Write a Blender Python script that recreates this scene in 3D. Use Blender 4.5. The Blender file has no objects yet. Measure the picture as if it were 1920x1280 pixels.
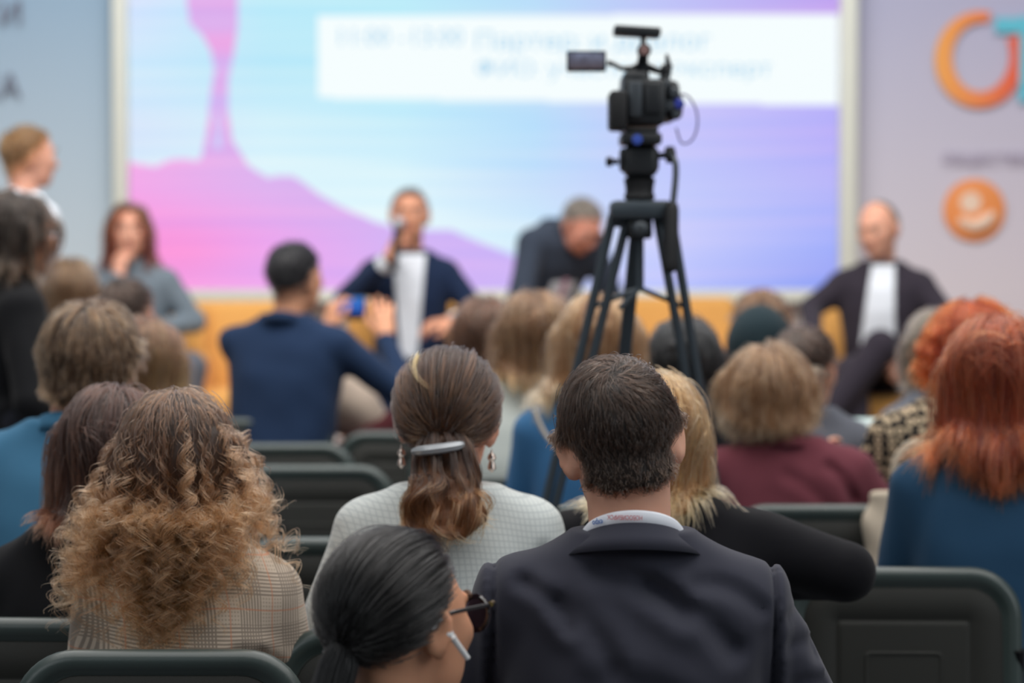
import bpy, bmesh, math, random
import numpy as np
from mathutils import Vector, Matrix

SC = bpy.context.scene
COL = SC.collection
rng = np.random.default_rng(7)
random.seed(7)

# ------------------------------------------------------------------ camera, light, exposure
FPX, CAMZ = 85.0 / 36.0 * 1920.0, 1.46
PITCH = math.atan(205.0 / FPX)
cam_d = bpy.data.cameras.new('camera')
cam_d.lens, cam_d.sensor_width = 85.0, 36.0
cam_d.clip_end = 100
cam_d.dof.use_dof = True
cam_d.dof.focus_distance = 3.50
cam_d.dof.aperture_fstop = 2.9
cam_d.dof.aperture_blades = 0
cam = bpy.data.objects.new('camera', cam_d)
cam.location = (0, 0, CAMZ)
cam.rotation_euler = (math.pi / 2 - PITCH, 0, 0)
COL.objects.link(cam)
SC.camera = cam

world = bpy.data.worlds.new('world')
SC.world = world
world.use_nodes = True
wn = world.node_tree.nodes['Background']
wn.inputs[0].default_value = (0.80, 0.90, 1.0, 1)
wn.inputs[1].default_value = 0.14


def area(name, loc, target, size, power, color):
    l = bpy.data.lights.new(name, 'AREA')
    l.shape = 'RECTANGLE'
    l.size, l.size_y = size
    l.energy = power
    l.color = color
    o = bpy.data.objects.new(name, l)
    o.location = loc
    o.rotation_euler = (Vector(target) - Vector(loc)).to_track_quat('-Z', 'Y').to_euler()
    COL.objects.link(o)


area('hall_ceiling_light', (0.5, 5.5, 5.2), (0.3, 5.5, 0), (9, 8), 520, (1.0, 0.97, 0.94))
area('stage_light', (-1.0, 6.8, 5.0), (0, 11.2, 1.0), (6, 1.5), 210, (1.0, 0.96, 0.92))
area('side_fill_light', (4.6, 1.2, 3.2), (0.2, 4.6, 0.9), (2.5, 2.5), 55, (0.93, 0.97, 1.0))  # added fill lamp from the right, no window stands there
area('rear_fill_light', (-3.4, -0.6, 3.4), (0, 4.0, 0.8), (3.5, 2.0), 38, (0.93, 0.97, 1.0))  # second added fill, behind and left of the camera, not a window

vs = SC.view_settings
vs.view_transform = 'Standard'
vs.look = 'None'
vs.exposure = 0.0
vs.gamma = 1.0
vs.use_curve_mapping = False
SC.cycles.use_denoising = True
SC.cycles.max_bounces = 6
SC.cycles.diffuse_bounces = 3
SC.cycles.glossy_bounces = 3
SC.cycles.transmission_bounces = 6
SC.cycles.transparent_max_bounces = 6
SC.cycles.use_adaptive_sampling = True
SC.cycles.adaptive_threshold = 0.02
SC.cycles.caustics_reflective = False
SC.cycles.caustics_refractive = False


def at(px, py, Y):
    """the point at depth Y that the photograph shows at pixel px, py"""
    u, v = (px - 960) / FPX, (640 - py) / FPX
    d = np.array([u, math.cos(PITCH) + v * math.sin(PITCH), -math.sin(PITCH) + v * math.cos(PITCH)])
    return np.array([0, 0, CAMZ]) + d * (Y / d[1])


# ------------------------------------------------------------------ materials
def lin(c):
    return tuple((v / 255 / 12.92) if v / 255 <= 0.04045 else ((v / 255 + 0.055) / 1.055) ** 2.4 for v in c)


class NT:
    """small helper that writes node graphs"""
    def __init__(self, name):
        self.m = bpy.data.materials.new(name)
        self.m.use_nodes = True
        self.t = self.m.node_tree
        self.t.nodes.clear()
        self.out = self.t.nodes.new('ShaderNodeOutputMaterial')

    def n(self, typ, ins=None, **kw):
        nd = self.t.nodes.new('ShaderNode' + typ)
        for k, v in kw.items():
            setattr(nd, k, v)
        for k, v in (ins or {}).items():
            s = nd.inputs[k]
            if isinstance(v, bpy.types.NodeSocket):
                self.t.links.new(v, s)
            elif isinstance(v, tuple) and len(v) == 3 and s.type == 'RGBA':
                s.default_value = v + (1,)
            else:
                s.default_value = v
        return nd

    def math(self, op, a, b=0.0):
        return self.n('Math', {0: a, 1: b}, operation=op).outputs[0]

    def mix(self, f, a, b):
        nd = self.n('Mix', {}, data_type='RGBA')
        for k, v in (('Factor', f), ('A', a), ('B', b)):
            s = [i for i in nd.inputs if i.name == k and i.enabled][0]
            if isinstance(v, bpy.types.NodeSocket):
                self.t.links.new(v, s)
            else:
                s.default_value = (v + (1,)) if isinstance(v, tuple) else v
        return [o for o in nd.outputs if o.enabled][0]

    def xyz(self):
        tc = self.n('TexCoord')
        return tc.outputs['Object'], self.n('SeparateXYZ', {0: tc.outputs['Object']})

    def done(self, sock):
        self.t.links.new(sock, self.out.inputs['Surface'])
        return self.m


MATS = {}


def plain(name, c, rough=0.5, metal=0.0, emit=0.0, spec=0.5, sheen=0.0, alpha_noise=0.0, bump=0.0, bscale=200.0, coat=0.0):
    if name in MATS:
        return MATS[name]
    t = NT(name)
    col = lin(c)
    tc = t.n('TexCoord')
    nz = t.n('TexNoise', {'Vector': tc.outputs['Object'], 'Scale': 9.0, 'Detail': 3.0})
    dark = tuple(v * (1 - max(alpha_noise, 0.06)) for v in col)
    cc = t.mix(nz.outputs[0], dark, tuple(min(1, v * (1 + alpha_noise)) for v in col))
    b = t.n('BsdfPrincipled', {'Base Color': cc, 'Roughness': rough, 'Metallic': metal, 'Specular IOR Level': spec,
                               'Sheen Weight': sheen, 'Coat Weight': coat})
    if emit:
        b.inputs['Emission Color'].default_value = col + (1,)
        b.inputs['Emission Strength'].default_value = emit
    if bump:
        nb = t.n('TexNoise', {'Vector': tc.outputs['Object'], 'Scale': bscale, 'Detail': 2.0})
        bp = t.n('Bump', {'Strength': bump, 'Distance': 0.002, 'Height': nb.outputs[0]})
        t.t.links.new(bp.outputs[0], b.inputs['Normal'])
    MATS[name] = t.done(b.outputs[0])
    return MATS[name]


def fabric(name, c, c2=None, weave=900.0, rough=0.92, sheen=0.06, blotch=5.0, bump=0.25):
    """woven cloth: fine thread relief plus broad unevenness of the dye"""
    if name in MATS:
        return MATS[name]
    t = NT(name)
    a = lin(c)
    bcol = lin(c2) if c2 else tuple(v * 0.82 for v in a)
    vec, s = t.xyz()
    nz = t.n('TexNoise', {'Vector': vec, 'Scale': blotch, 'Detail': 5.0})
    fine = t.n('TexNoise', {'Vector': vec, 'Scale': weave, 'Detail': 1.0})
    f = t.math('ADD', t.math('MULTIPLY', nz.outputs[0], 0.6), t.math('MULTIPLY', fine.outputs[0], 0.4))
    cc = t.mix(f, bcol, a)
    bp = t.n('Bump', {'Strength': bump, 'Distance': 0.001, 'Height': fine.outputs[0]})
    b = t.n('BsdfPrincipled', {'Base Color': cc, 'Roughness': rough, 'Specular IOR Level': 0.15, 'Sheen Weight': sheen,
                               'Sheen Roughness': 0.5, 'Normal': bp.outputs[0]})
    MATS[name] = t.done(b.outputs[0])
    return MATS[name]


def stripe(t, s, period, width):
    """1 where fract(s/period) < width"""
    return t.math('LESS_THAN', t.math('FRACT', t.math('DIVIDE', t.math('ADD', s, 10.0), period)), width)


def check_fabric(name, base, dark, over=None, period=0.085, fine=0.0062, amount=0.75, block=0.45, fullgrid=False, line=0.5):
    t = NT(name)
    vec, s = t.xyz()
    wob = t.n('TexNoise', {'Vector': vec, 'Scale': 6.0, 'Detail': 1.0})
    off = t.math('MULTIPLY', wob.outputs[0], 0.03)
    x = t.math('ADD', t.math('ADD', s.outputs[0], t.math('MULTIPLY', s.outputs[1], 0.55)), off)
    z = t.math('ADD', t.math('ADD', s.outputs[2], t.math('MULTIPLY', s.outputs[0], 0.06)), off)
    fx, fz = stripe(t, x, fine, line), stripe(t, z, fine, line)
    if fullgrid:
        m = t.math('MAXIMUM', fx, fz)
    else:
        bx, bz = stripe(t, x, period, block), stripe(t, z, period, block)
        m = t.math('MAXIMUM', t.math('MULTIPLY', fx, bx), t.math('MULTIPLY', fz, bz))
        dots = t.math('MULTIPLY', t.math('MULTIPLY', fx, fz), 0.6)
        m = t.math('MAXIMUM', m, dots)
    col = t.mix(t.math('MULTIPLY', m, amount), lin(base), lin(dark))
    if over:
        ox = stripe(t, t.math('ADD', x, 0.02), period * 1.0, 0.028)
        oz = stripe(t, t.math('ADD', z, 0.02), period * 1.0, 0.028)
        col = t.mix(t.math('MULTIPLY', t.math('MAXIMUM', ox, oz), 0.6), col, lin(over))
    nb = t.n('TexNoise', {'Vector': vec, 'Scale': 700.0})
    bp = t.n('Bump', {'Strength': 0.25, 'Distance': 0.001, 'Height': nb.outputs[0]})
    b = t.n('BsdfPrincipled', {'Base Color': col, 'Roughness': 0.9, 'Specular IOR Level': 0.2, 'Sheen Weight': 0.2,
                               'Normal': bp.outputs[0]})
    return t.done(b.outputs[0])


def ring_fabric(name, base, ring):
    t = NT(name)
    vec, s = t.xyz()
    v = t.n('TexVoronoi', {'Vector': vec, 'Scale': 42.0, 'Randomness': 0.25})
    d = v.outputs['Distance']
    m = t.math('MULTIPLY', t.math('GREATER_THAN', d, 0.2), t.math('LESS_THAN', d, 0.47))
    col = t.mix(m, lin(base), lin(ring))
    b = t.n('BsdfPrincipled', {'Base Color': col, 'Roughness': 0.9, 'Specular IOR Level': 0.2})
    return t.done(b.outputs[0])


def skin(name, c, red=0.0):
    if name in MATS:
        return MATS[name]
    t = NT(name)
    vec, s = t.xyz()
    nz = t.n('TexNoise', {'Vector': vec, 'Scale': 14.0, 'Detail': 4.0})
    a = lin(c)
    cc = t.mix(nz.outputs[0], (a[0] * 0.92, a[1] * 0.80, a[2] * 0.76), (min(1, a[0] * 1.08), a[1] * 1.08, a[2] * 1.06))
    nb = t.n('TexNoise', {'Vector': vec, 'Scale': 260.0, 'Detail': 2.0})
    bp = t.n('Bump', {'Strength': 0.12, 'Distance': 0.001, 'Height': nb.outputs[0]})
    b = t.n('BsdfPrincipled', {'Base Color': cc, 'Roughness': 0.55, 'Specular IOR Level': 0.35,
                               'Subsurface Weight': 0.18, 'Subsurface Scale': 0.012, 'Normal': bp.outputs[0]})
    b.inputs['Subsurface Radius'].default_value = (1.0, 0.35, 0.2)
    MATS[name] = t.done(b.outputs[0])
    return MATS[name]


def hair_mats(name, root, tip, streak=None, bias=0.5, rough=0.28, zr=None, samount=0.35):
    """strand material (colour runs from root to tip, streaks by strand) and the under-layer, darkened to shade the gaps"""
    if name in MATS:
        return MATS[name]

    def deep(c):
        g = sum(c) / 3
        return tuple(max(2, (g + (v - g) * 1.22) * 0.80) for v in c)
    root, tip, streak = deep(root), deep(tip), deep(streak) if streak else None
    t = NT(name)
    hi = t.n('HairInfo')
    r = t.n('ValToRGB', {'Fac': hi.outputs['Intercept']})
    r.color_ramp.elements[0].color = lin(root) + (1,)
    r.color_ramp.elements[1].color = lin(tip) + (1,)
    r.color_ramp.elements[0].position = max(0.0, bias - 0.35)
    r.color_ramp.elements[1].position = min(1.0, bias + 0.35)
    dk = t.n('Mix', {}, data_type='RGBA')
    col = r.outputs[0]
    vary = t.mix(hi.outputs['Random'], (0.72, 0.72, 0.72), (1.28, 1.26, 1.24))
    m = t.n('Mix', {}, data_type='RGBA', blend_type='MULTIPLY')
    ins = [i for i in m.inputs if i.enabled]
    ins[0].default_value = 1.0
    t.t.links.new(col, ins[1])
    t.t.links.new(vary, ins[2])
    col = [o for o in m.outputs if o.enabled][0]
    if streak:
        gt = t.math('GREATER_THAN', t.math('FRACT', t.math('MULTIPLY', hi.outputs['Random'], 7.31)), 1 - samount)
        col = t.mix(t.math('MULTIPLY', gt, 0.75), col, lin(streak))
    b = t.n('BsdfHairPrincipled', {'Color': col, 'Roughness': rough, 'Radial Roughness': 0.45, 'Coat': 0.0,
                                   'Random Roughness': 0.2}, parametrization='COLOR')
    t.t.nodes.remove(dk)
    strand = t.done(b.outputs[0])
    t = NT(name + '_under')
    vec, s = t.xyz()
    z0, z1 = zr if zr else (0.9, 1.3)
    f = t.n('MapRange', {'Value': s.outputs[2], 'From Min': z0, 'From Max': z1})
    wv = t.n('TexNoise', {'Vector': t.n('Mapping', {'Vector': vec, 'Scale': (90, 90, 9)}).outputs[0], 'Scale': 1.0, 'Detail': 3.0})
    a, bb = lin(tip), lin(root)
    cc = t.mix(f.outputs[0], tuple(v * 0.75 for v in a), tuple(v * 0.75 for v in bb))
    cc = t.mix(wv.outputs[0], tuple(v * 0.25 for v in bb), cc)  # shade put into the colour: under-layer darkened so gaps between strands look dark
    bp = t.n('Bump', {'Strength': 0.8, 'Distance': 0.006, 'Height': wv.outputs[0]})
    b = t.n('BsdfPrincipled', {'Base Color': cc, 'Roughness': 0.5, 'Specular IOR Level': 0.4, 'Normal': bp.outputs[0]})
    MATS[name] = (strand, t.done(b.outputs[0]))
    return MATS[name]


# ------------------------------------------------------------------ object helpers
def link_mesh(name, verts, faces, mat, parent=None, smooth=True, loc=None):
    me = bpy.data.meshes.new(name)
    if isinstance(verts, np.ndarray) and isinstance(faces, np.ndarray):
        n, f = len(verts), len(faces)
        k = faces.shape[1]
        me.vertices.add(n)
        me.vertices.foreach_set('co', verts.astype(np.float32).ravel())
        me.loops.add(f * k)
        me.loops.foreach_set('vertex_index', faces.astype(np.int32).ravel())
        me.polygons.add(f)
        me.polygons.foreach_set('loop_start', np.arange(0, f * k, k, dtype=np.int32))
        me.polygons.foreach_set('loop_total', np.full(f, k, dtype=np.int32))
        me.update(calc_edges=True)
        me.validate()
    else:
        me.from_pydata([tuple(v) for v in verts], [], faces)
    if smooth:
        me.polygons.foreach_set('use_smooth', np.ones(len(me.polygons), dtype=bool))
    me.materials.append(mat)
    o = bpy.data.objects.new(name, me)
    COL.objects.link(o)
    if parent is not None:
        o.parent = parent
    if loc is not None:
        o.location = loc
    return o


class MB:
    """collects shapes, links them as ONE mesh object"""
    def __init__(self):
        self.bm = bmesh.new()

    def box(self, c, s, bevel=0.0, rot=None, seg=2):
        r = bmesh.ops.create_cube(self.bm, size=1.0)
        vs_ = r['verts']
        M = Matrix.Translation(Vector(c)) @ (rot.to_4x4() if rot is not None else Matrix.Identity(4)) @ Matrix.Diagonal((*s, 1))
        if bevel:
            bmesh.ops.transform(self.bm, matrix=Matrix.Diagonal((*s, 1)), verts=vs_)
            es = list({e for v in vs_ for e in v.link_edges})
            rb = bmesh.ops.bevel(self.bm, geom=es, offset=bevel, segments=seg, profile=0.5, affect='EDGES')
            vs_ = list({v for f in rb['faces'] for v in f.verts} | {v for v in vs_ if v.is_valid})
            M = Matrix.Translation(Vector(c)) @ (rot.to_4x4() if rot is not None else Matrix.Identity(4))
        bmesh.ops.transform(self.bm, matrix=M, verts=vs_)
        return self

    def tube(self, pts, r, n=10, cap=True):
        pts = [Vector(p) for p in pts]
        rs = list(r) if isinstance(r, (list, tuple)) else [r] * len(pts)
        if 2 < len(pts) < 20 and (pts[0] - pts[-1]).length > 1e-6:      # round the bends
            P2, R2 = [], []
            for i in range(len(pts) - 1):
                a, b, c, d = pts[max(i - 1, 0)], pts[i], pts[i + 1], pts[min(i + 2, len(pts) - 1)]
                for j in range(3):
                    t = j / 3
                    P2.append(0.5 * ((2 * b) + (c - a) * t + (2 * a - 5 * b + 4 * c - d) * t * t + (3 * b - a - 3 * c + d) * t ** 3))
                    R2.append(rs[i] + (rs[i + 1] - rs[i]) * t)
            pts, rs = P2 + [pts[-1]], R2 + [rs[-1]]
        rings = []
        up = None
        for i, p in enumerate(pts):
            d = (pts[min(i + 1, len(pts) - 1)] - pts[max(i - 1, 0)]).normalized()
            if up is None:
                up = Vector((0, 0, 1)) if abs(d.z) < 0.9 else Vector((1, 0, 0))
            a = d.cross(up).normalized()
            b = a.cross(d).normalized()
            up = b
            rings.append([self.bm.verts.new(p + (a * math.cos(t) + b * math.sin(t)) * rs[i])
                          for t in [2 * math.pi * k / n for k in range(n)]])
        for i in range(len(rings) - 1):
            for k in range(n):
                self.bm.faces.new((rings[i][k], rings[i][(k + 1) % n], rings[i + 1][(k + 1) % n], rings[i + 1][k]))
        if cap:
            self.bm.faces.new(rings[0][::-1])
            self.bm.faces.new(rings[-1])
        return self

    def lathe(self, o, axis, prof, n=20):
        """profile [(distance along the axis, radius)]"""
        axis = Vector(axis).normalized()
        o = Vector(o)
        pts = [o + axis * h for h, _ in prof]
        up = Vector((0, 0, 1)) if abs(axis.z) < 0.9 else Vector((1, 0, 0))
        a = axis.cross(up).normalized()
        b = a.cross(axis).normalized()
        rings = [[self.bm.verts.new(p + (a * math.cos(t) + b * math.sin(t)) * max(r, 1e-4))
                  for t in [2 * math.pi * k / n for k in range(n)]] for p, (_, r) in zip(pts, prof)]
        for i in range(len(rings) - 1):
            for k in range(n):
                self.bm.faces.new((rings[i][k], rings[i][(k + 1) % n], rings[i + 1][(k + 1) % n], rings[i + 1][k]))
        self.bm.faces.new(rings[0][::-1])
        self.bm.faces.new(rings[-1])
        return self

    def build(self, name, mat, parent=None, smooth=True, loc=None):
        bmesh.ops.recalc_face_normals(self.bm, faces=self.bm.faces)
        me = bpy.data.meshes.new(name)
        self.bm.to_mesh(me)
        self.bm.free()
        if smooth:
            me.polygons.foreach_set('use_smooth', np.ones(len(me.polygons), dtype=bool))
            try:
                me.set_sharp_from_angle(angle=math.radians(40))
            except Exception:
                pass
        me.materials.append(mat)
        o = bpy.data.objects.new(name, me)
        COL.objects.link(o)
        if parent is not None:
            o.parent = parent
        if loc is not None:
            o.location = loc
        return o


def tag(o, label=None, cat=None, group=None, kind=None):
    for k, v in (('label', label), ('category', cat), ('group', group), ('kind', kind)):
        if v:
            o[k] = v
    return o


def empty(name, loc=(0, 0, 0), rz=0.0):
    o = bpy.data.objects.new(name, None)
    o.location = loc
    o.rotation_euler = (0, 0, rz)
    o.empty_display_size = 0.1
    COL.objects.link(o)
    return o


def copy_tree(o, parent=None):
    c = o.copy()
    COL.objects.link(c)
    c.parent = parent
    for ch in list(o.children):
        copy_tree(ch, c)
    return c


def text_mesh(name, s, size, mat, parent, loc, rot, extrude=0.0, sx=1.0, align='LEFT', bold=0.0):
    """flat lettering, one object per word, read from loc along the rotated x axis"""
    made, x = [], 0.0
    for wd in s.split():
        cu = bpy.data.curves.new(name, 'FONT')
        cu.body = wd
        cu.size = 1.0
        cu.extrude = extrude / size
        cu.resolution_u = 2
        tmp = bpy.data.objects.new(name, cu)
        COL.objects.link(tmp)
        bpy.context.view_layer.update()
        me = bpy.data.meshes.new_from_object(tmp.evaluated_get(bpy.context.evaluated_depsgraph_get()))
        bpy.data.objects.remove(tmp)
        bpy.data.curves.remove(cu)
        for v in me.vertices:
            v.co *= size
        me.materials.clear()
        me.materials.append(mat)
        xs = [v.co.x for v in me.vertices]
        w = (max(xs) - min(xs)) * sx
        made.append((me, x - min(xs) * sx, w))
        x += w + size * 0.34 * sx
    total = x - size * 0.34 * sx
    shift = {'LEFT': 0.0, 'RIGHT': -total, 'CENTER': -total / 2}[align]
    R3 = Matrix.Identity(3)
    from mathutils import Euler
    R3 = Euler(rot).to_matrix()
    for me, dx, w in made:
        o = bpy.data.objects.new(name, me)
        o.location = Vector(loc) + R3 @ Vector((shift + dx, 0, 0))
        o.rotation_euler = rot
        o.scale = (sx, 1, 1)
        o['kind'] = 'stuff'
        COL.objects.link(o)
        if parent is not None:
            o.parent = parent
    return o


# ------------------------------------------------------------------ implicit-surface modelling of bodies and clothes
BIG = 1.0


class Field:
    def __init__(self, lo, hi, res):
        self.lo = np.array(lo, float)
        self.res = res
        n = np.ceil((np.array(hi, float) - self.lo) / res).astype(int) + 1
        self.n = n
        self.ax = [(self.lo[i] + np.arange(n[i]) * res).astype(np.float32) for i in range(3)]
        self.d = np.full(tuple(n), BIG, np.float32)
        self.band = 0.0

    def like(self):
        f = Field.__new__(Field)
        f.lo, f.res, f.n, f.ax = self.lo, self.res, self.n, self.ax
        f.band = 0.0
        f.d = np.full(tuple(self.n), BIG, np.float32)
        return f

    def sub(self, lo, hi, m):
        i0 = np.clip(np.floor((np.array(lo) - m - self.lo) / self.res).astype(int), 0, self.n)
        i1 = np.clip(np.ceil((np.array(hi) + m - self.lo) / self.res).astype(int) + 1, 0, self.n)
        if np.any(i1 <= i0):
            return None, None
        sl = tuple(slice(a, b) for a, b in zip(i0, i1))
        X = self.ax[0][sl[0]][:, None, None]
        Y = self.ax[1][sl[1]][None, :, None]
        Z = self.ax[2][sl[2]][None, None, :]
        return sl, (X, Y, Z)

    def merge(self, sl, v, k, cut=False):
        a = self.d[sl]
        if cut:
            a, v = -a, v
        if k > 0:
            h = np.maximum(k - np.abs(a - v), 0) / k
            r = np.minimum(a, v) - h * h * k * 0.25
        else:
            r = np.minimum(a, v)
        self.d[sl] = -r if cut else r

    def ell(self, c, r, k=0.02, R=None, cut=False):
        c = np.array(c, float)
        r = np.array(r, float)
        e = max(r) if R is not None else r
        sl, g = self.sub(c - e, c + e, k + max(3 * self.res, self.band))
        if sl is None:
            return
        x, y, z = g[0] - c[0], g[1] - c[1], g[2] - c[2]
        if R is not None:
            x, y, z = (R[0, i] * x + R[1, i] * y + R[2, i] * z for i in range(3))
        k0 = np.sqrt((x / r[0]) ** 2 + (y / r[1]) ** 2 + (z / r[2]) ** 2) + 1e-6
        k1 = np.sqrt((x / r[0] ** 2) ** 2 + (y / r[1] ** 2) ** 2 + (z / r[2] ** 2) ** 2) + 1e-6
        self.merge(sl, (k0 * (k0 - 1) / k1).astype(np.float32), k, cut)

    def cone(self, a, b, ra, rb, k=0.02, cut=False, flat=None):
        a, b = np.array(a, float), np.array(b, float)
        rm = max(ra, rb)
        sl, g = self.sub(np.minimum(a, b) - rm, np.maximum(a, b) + rm, k + 3 * self.res)
        if sl is None:
            return
        ba = b - a
        px, py, pz = g[0] - a[0], g[1] - a[1], g[2] - a[2]
        h = np.clip((px * ba[0] + py * ba[1] + pz * ba[2]) / max(ba @ ba, 1e-9), 0, 1)
        dx, dy, dz = px - h * ba[0], py - h * ba[1], pz - h * ba[2]
        d = np.sqrt(dx * dx + dy * dy + dz * dz) - (ra + (rb - ra) * h)
        self.merge(sl, d.astype(np.float32), k, cut)

    def loft(self, keys, k=0.02, p=2.3):
        """keys: rows (z, half width, half depth, centre x, centre y)"""
        K = np.array(keys, float)
        z0, z1 = K[0, 0], K[-1, 0]
        am, bm_ = K[:, 1].max(), K[:, 2].max()
        lo = (K[:, 3].min() - am, K[:, 4].min() - bm_, z0)
        hi = (K[:, 3].max() + am, K[:, 4].max() + bm_, z1)
        sl, g = self.sub(lo, hi, k + 3 * self.res)
        if sl is None:
            return
        Z = g[2][0, 0]
        zs = np.linspace(z0, z1, 60)
        vals = [np.interp(zs, K[:, 0], K[:, i]) for i in range(1, 5)]
        ker = np.array([1, 2, 3, 2, 1.0]) / 9
        vals = [np.convolve(np.pad(v, 2, mode='edge'), ker, 'valid') for v in vals]
        a, b, cx, cy = [np.interp(Z, zs, v).astype(np.float32)[None, None, :] for v in vals]
        q = (np.abs((g[0] - cx) / a) ** p + np.abs((g[1] - cy) / b) ** p) ** (1 / p)
        d = (q - 1) * np.minimum(a, b)
        d = np.maximum(d, np.maximum(z0 - g[2], g[2] - z1))
        self.merge(sl, d.astype(np.float32), k)

    def sample(self, p, arr=None):
        arr = self.d if arr is None else arr
        q = (p - self.lo) / self.res
        q = np.clip(q, 0, self.n - 1.001)
        i = q.astype(int)
        f = (q - i).astype(np.float32)
        out = 0
        for dx in (0, 1):
            for dy in (0, 1):
                for dz in (0, 1):
                    w = (f[:, 0] if dx else 1 - f[:, 0]) * (f[:, 1] if dy else 1 - f[:, 1]) * (f[:, 2] if dz else 1 - f[:, 2])
                    out = out + w * arr[i[:, 0] + dx, i[:, 1] + dy, i[:, 2] + dz]
        return out

    def grad(self, p):
        e = self.res
        g = np.stack([self.sample(p + np.eye(3)[i] * e) - self.sample(p - np.eye(3)[i] * e) for i in range(3)], 1)
        return g / (np.linalg.norm(g, axis=1, keepdims=True) + 1e-9)

    def mesh(self, smooth=1):
        d = self.d
        ins = d < 0
        s = [slice(None, -1), slice(1, None)]
        cnt = sum(ins[s[a], s[b], s[c]].astype(np.int8) for a in (0, 1) for b in (0, 1) for c in (0, 1))
        act = (cnt > 0) & (cnt < 8)
        idx = np.argwhere(act)
        if not len(idx):
            return np.zeros((0, 3)), np.zeros((0, 4), int)
        cm = np.full(act.shape, -1, np.int32)
        cm[act] = np.arange(len(idx))
        cor = [(a, b, c) for a in (0, 1) for b in (0, 1) for c in (0, 1)]
        v = {c: d[idx[:, 0] + c[0], idx[:, 1] + c[1], idx[:, 2] + c[2]] for c in cor}
        acc = np.zeros((len(idx), 3))
        num = np.zeros(len(idx))
        for c in cor:
            for ax in range(3):
                if c[ax] == 0:
                    e = list(c)
                    e[ax] = 1
                    e = tuple(e)
                    m = (v[c] < 0) != (v[e] < 0)
                    t = v[c] / np.where(m, v[c] - v[e], 1)
                    pos = np.tile(np.array(c, float), (len(idx), 1))
                    pos[:, ax] += t
                    acc += pos * m[:, None]
                    num += m
        V = (idx + acc / num[:, None]) * self.res + self.lo
        Fs = []
        for ax in range(3):
            b, c = (ax + 1) % 3, (ax + 2) % 3
            lo = [slice(None)] * 3
            hi = [slice(None)] * 3
            lo[ax], hi[ax] = slice(None, -1), slice(1, None)
            A, B = ins[tuple(lo)], ins[tuple(hi)]
            ch = np.argwhere(A != B)
            ok = (ch[:, b] > 0) & (ch[:, c] > 0) & (ch[:, b] < act.shape[b]) & (ch[:, c] < act.shape[c])
            ch = ch[ok]
            flip = A[ch[:, 0], ch[:, 1], ch[:, 2]]
            q = []
            for ob, oc in ((-1, -1), (0, -1), (0, 0), (-1, 0)):
                t = ch.copy()
                t[:, b] += ob
                t[:, c] += oc
                q.append(cm[t[:, 0], t[:, 1], t[:, 2]])
            q = np.stack(q, 1)
            q = np.where(flip[:, None], q, q[:, ::-1])
            Fs.append(q[(q >= 0).all(1)])
        F = np.concatenate(Fs)
        if smooth:
            e = np.concatenate([F[:, [0, 1]], F[:, [1, 2]], F[:, [2, 3]], F[:, [3, 0]]])
            deg = np.bincount(e[:, 0], minlength=len(V)) + np.bincount(e[:, 1], minlength=len(V))
            deg = np.maximum(deg, 1)[:, None]
            for it in range(smooth):
                S = np.stack([np.bincount(e[:, 0], V[e[:, 1], i], len(V)) + np.bincount(e[:, 1], V[e[:, 0], i], len(V)) for i in range(3)], 1)
                V = V * 0.5 + 0.5 * S / deg
        return V, F


def rot(yaw=0, pitch=0, roll=0):
    """head turned by yaw (left positive), pitch down positive, roll towards its right positive; degrees"""
    y, p, r = map(math.radians, (yaw, pitch, roll))
    return np.array((Matrix.Rotation(y, 3, 'Z') @ Matrix.Rotation(-p, 3, 'X') @ Matrix.Rotation(r, 3, 'Y')))


CR_C, CR_R = np.array([0, -0.012, 0.025]), np.array([0.076, 0.097, 0.088])


def head_sdf(f, C, R, s=1.0, fem=False, ears=True):
    """C centre, R rotation columns of the head frame (x its right, y its nose, z its crown)"""
    T = lambda *p: C + R @ (np.array(p) * s)
    f.band = 0.09
    f.ell(T(*CR_C), CR_R * s, 0.0, R)
    f.band = 0.0
    f.ell(T(0, 0.030, -0.022), np.array([0.062, 0.066, 0.080]) * s, 0.03 * s, R)
    f.ell(T(0, 0.030, -0.066), np.array([0.047 if fem else 0.053, 0.055, 0.044]) * s, 0.03 * s, R)
    f.ell(T(0, 0.073, -0.090), np.array([0.018, 0.016, 0.016]) * s, 0.02 * s, R)
    for q in (-1, 1):
        f.ell(T(q * 0.040, 0.062, -0.012), np.array([0.022, 0.022, 0.018]) * s, 0.02 * s, R)
        f.ell(T(q * 0.031, 0.099, 0.014), np.array([0.017, 0.013, 0.011]) * s, 0.012 * s, R, cut=True)
    f.ell(T(0, 0.084, 0.034), np.array([0.046, 0.012, 0.008]) * s, 0.015 * s, R)
    f.cone(T(0, 0.090, 0.014), T(0, 0.110, -0.022), 0.007 * s, 0.011 * s, 0.01 * s)
    f.ell(T(0, 0.101, -0.026), np.array([0.016, 0.010, 0.008]) * s, 0.008 * s, R)
    f.ell(T(0, 0.088, -0.050), np.array([0.022, 0.011, 0.010]) * s, 0.012 * s, R)
    if ears:
        for q in (-1, 1):
            Re = R @ np.array(Matrix.Rotation(q * math.radians(-38), 3, 'Z') @ Matrix.Rotation(math.radians(-12), 3, 'X'))
            c = T(q * 0.0795, -0.014, -0.008)
            f.ell(c, np.array([0.0080, 0.021, 0.033]) * s, 0.006, Re)
            f.ell(T(q * 0.075, -0.008, -0.034), np.array([0.007, 0.010, 0.012]) * s, 0.008, Re)
            f.ell(c + Re @ np.array([q * 0.0075, 0.002, 0.003]) * s, np.array([0.005, 0.011, 0.020]) * s, 0.004, Re, cut=True)


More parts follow.
